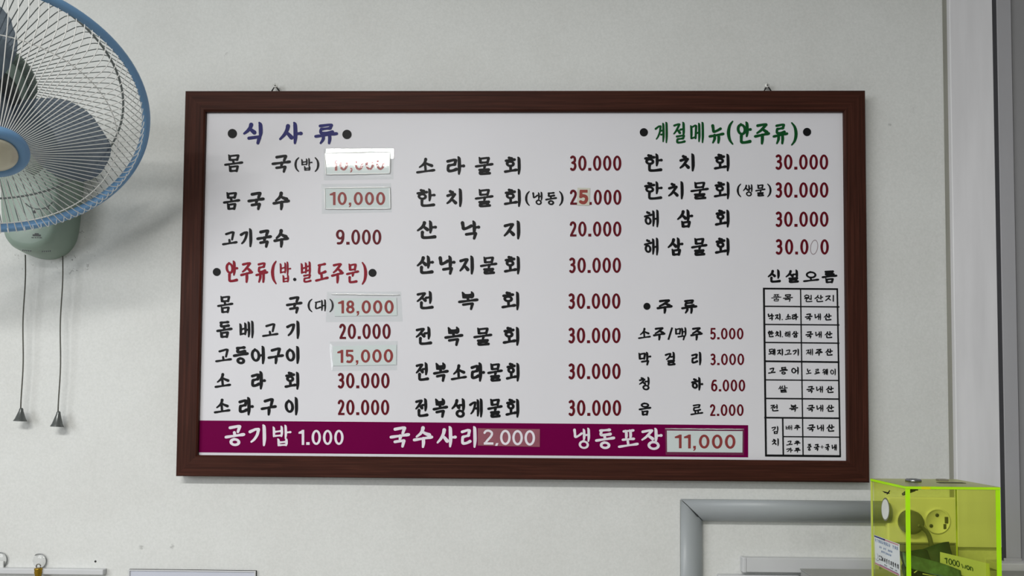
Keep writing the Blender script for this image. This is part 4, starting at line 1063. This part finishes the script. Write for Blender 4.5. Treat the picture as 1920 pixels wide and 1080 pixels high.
k = SideInk(0); k.strip([(.4, .035, .04), (.98, .035, .03)]); k.strip([(.0, .965, .045), (.98, .965, .045)]); obj('label_stripe', k.mb, mat('pink_stripe', 'b97a80', .5), lab)
k = SideInk(0); k.strip([(.2, .935, .02), (.95, .935, .02)]); obj('label_stripe', k.mb, mat('violet_stripe', '54407a', .5), lab)
def dashes(k_, rows_):
    """print too small to read: little upright and level ticks in groups"""
    rnd = random.Random(3)
    for (x0, x1, y0, y1, st) in rows_:
        x = x0
        while x < x1:
            if rnd.random() < .86:
                k_.strip([(x + st * .25, y0, st * .22), (x + st * .25, y1, st * .22)])
                k_.strip([(x, y0 + (y1 - y0) * rnd.uniform(.1, .9), .016), (x + st * .7, y0 + (y1 - y0) * rnd.uniform(.2, .8), .016)])
                if rnd.random() < .6: k_.strip([(x + st * .6, y0, st * .18), (x + st * .6, y1 - .01, st * .18)])
            x += st
k = SideInk(0); dashes(k, [(.03, .96, .10, .21, .072), (.14, .86, .30, .37, .06), (.28, .72, .43, .50, .06)]); obj('blue_print', k.mb, mat('faded_blue_print', '6f86a8', .5), lab)
k = SideInk(0); unit_glyphs(k, '사모복지장학회', .38, .98, .63, .80, .024)
k.glyph('제', .28, .36, .64, .79, .022, plain=True)
dashes(k, [(.18, .27, .62, .69, .045), (.18, .27, .73, .79, .045), (.40, .52, .845, .89, .04), (.58, .78, .845, .89, .045), (.82, .92, .845, .89, .045)])
obj('black_print', k.mb, mat('label_black_print', '23252a', .5), lab)
k = SideInk(0); k.strip(smooth_pts([(.10, .60, .012), (.14, .68, .012), (.12, .78, .012)], 6)); k.strip(smooth_pts([(.04, .80, .016), (.10, .845, .016), (.17, .80, .016)], 6)); obj('label_emblem', k.mb, mat('emblem_grey', '7d8088', .5), lab)
# blank oval sticker above the label, and a little black scribble
c0, c1, c2 = side_pt(1660.5, 955), side_pt(1651.5, 953), side_pt(1661, 930)
def oval(s_, off, mt, nm, par):
    ey = (c1 - c0) * s_; ez = (c2 - c0) * s_; n_ = 32
    m_ = MB(); m_.add([c0 + ey * math.cos(2 * math.pi * i / n_) + ez * math.sin(2 * math.pi * i / n_) + Vector((-off, 0, 0)) for i in range(n_)], [tuple(range(n_))])
    return obj(nm, m_, mt, par)
ov = oval(.88, .0003, mat('sticker_rim', '6d7050', .5), 'oval_sticker', side)
ov['label'] = 'plain white oval sticker'
oval(.76, .0006, mat('sticker_white', 'd2d6d0', .5), 'sticker_face', ov)
m = MB(); m.tube([side_pt(1656, 921) + Vector((-.0006, 0, 0)), side_pt(1660, 923) + Vector((-.0006, 0, 0)), side_pt(1668, 925) + Vector((-.0006, 0, 0))], [.0004, .0011, .0008], 6)
m.tube([side_pt(1664, 926.5) + Vector((-.0006, 0, 0)), side_pt(1669, 920) + Vector((-.0006, 0, 0))], .0007, 6)
obj('ink_scribble', m, INKM['k'], side)

# banknotes inside the box
def note(name_lab, c, ex, ey, bend, mt, fold=None, n=16):
    """sheet of paper centred at c with half extents ex, ey, waved along ex"""
    vs = []; fs = []; ex = Vector(ex); ey = Vector(ey); nz = ex.cross(ey).normalized()
    for i in range(n + 1):
        for j in range(5):
            s_ = i / n * 2 - 1; t = j / 4 * 2 - 1
            vs.append(Vector(c) + ex * s_ + ey * t + nz * (bend * math.sin(s_ * 2.6 + .6) + bend * .35 * t * t))
    for i in range(n):
        for j in range(4):
            o = i * 5 + j; fs.append((o, o + 1, o + 6, o + 5))
    m = MB(); m.add(vs, fs, 0, True)
    o = obj('banknote', m, mt); sd = o.modifiers.new('thickness', 'SOLIDIFY'); sd.thickness = .0005
    return tag(o, name_lab, 'banknote', 'banknotes in the donation box')
pale_note = mat('pale_note_paper', 'c4cfae', .7, var=.05, scale=40)
green_note = mat('dark_green_note', '1a362f', .7, var=.35, scale=60)
mid_note = mat('blue_green_note', '46685c', .7, var=.45, scale=90)
def at(px, py, y): return P(px, py, y)
yn = -.312
tl, tr, br, bl = at(1763, 1035, yn), at(1855, 1057, yn + .012), at(1858, 1096, yn + .012), at(1763, 1065, yn)
m = MB(); m.hexa([tl, tr, br, bl], [v + Vector((0, .0006, 0)) for v in (tl, tr, br, bl)])
nt_ = tag(obj('banknote', m, pale_note), 'folded pale note reading 1000 won leaning on the front of the box', 'banknote', 'banknotes in the donation box')
class NoteInk(Ink):
    def to(s, x, v, yy):
        a = tl.lerp(tr, x); b = bl.lerp(br, x); return a.lerp(b, v) + Vector((0, -.0004 - (s.k % 23) * 4e-6, 0))
k = NoteInk(0)
def lat(k_, x, v, w_, h_, ch):
    if ch == '1': k_.strip([(x + w_ * .6, v, .022), (x + w_ * .6, v + h_, .022)]); k_.strip([(x + w_ * .6, v + .02, .05), (x + w_ * .1, v + h_ * .28, .05)])
    elif ch in '0o': k_.ring(x + w_ / 2, v + h_ / 2, w_ * .42, h_ * .46, .02, .055)
    elif ch == 'w': k_.strip([(x, v, .018), (x + w_ * .27, v + h_, .018), (x + w_ * .5, v + h_ * .2, .018), (x + w_ * .75, v + h_, .018), (x + w_, v, .018)])
    elif ch == 'n':
        k_.strip([(x + .008, v, .018), (x + .008, v + h_, .018)]); k_.strip(smooth_pts([(x + .01, v + h_ * .3, .018), (x + w_ * .5, v + .02, .02), (x + w_ * .9, v + h_ * .4, .018), (x + w_ * .9, v + h_, .018)], 5))
for i, ch in enumerate('1000'): lat(k, .085 + i * .077, .26, .068, .34, ch)
for x, w_, ch in ((.425, .085, 'w'), (.52, .062, 'o'), (.592, .058, 'n')): lat(k, x, .38, w_, .22, ch)
obj('note_print', k.mb, mat('note_ink', '1d4434', .6), nt_)
zc = ZB + TH
def seg(x): return X0 + x * (X1 - X0)
note('crumpled dark green note behind the 1000 won note', at(1752, 1050, -.295), (.028, .006, .006), (.0, .010, .016), .006, green_note)
note('dark green note folded upright at the front left of the box', at(1722, 1052, -.30), (.022, .004, -.004), (.002, .012, .010), .006, green_note)
note('patterned green note sloping down from the front left of the box', at(1750, 1066, -.318), (.040, .003, -.013), (.0, .004, .009), .003, mid_note)
note('dark note lying lowest at the front of the box', at(1742, 1088, -.292), (.030, .006, -.008), (.0, .010, .016), .005, green_note)
note('pale curled note edge at the left of the box', at(1700, 1066, -.29), (.006, .016, -.016), (.004, -.006, .010), .004, mid_note)
note('dark green note at the right front of the box beneath the 1000 won note', at(1800, 1100, -.290), (.034, .004, -.010), (.0, .010, .012), .004, green_note)
m = MB(); m.tube([Vector(v) for v in smooth_pts([tuple(at(1714, 1074, -.32)), tuple(at(1725, 1068, -.32)), tuple(at(1745, 1072, -.32)), tuple(at(1756, 1078, -.32)), tuple(at(1748, 1079, -.32)), tuple(at(1730, 1076, -.32))], 6)], .0007, 6)
tag(obj('banknote', m, pale_note), 'thin pale curl of a rolled note at the bottom of the box', 'banknote', 'banknotes in the donation box')
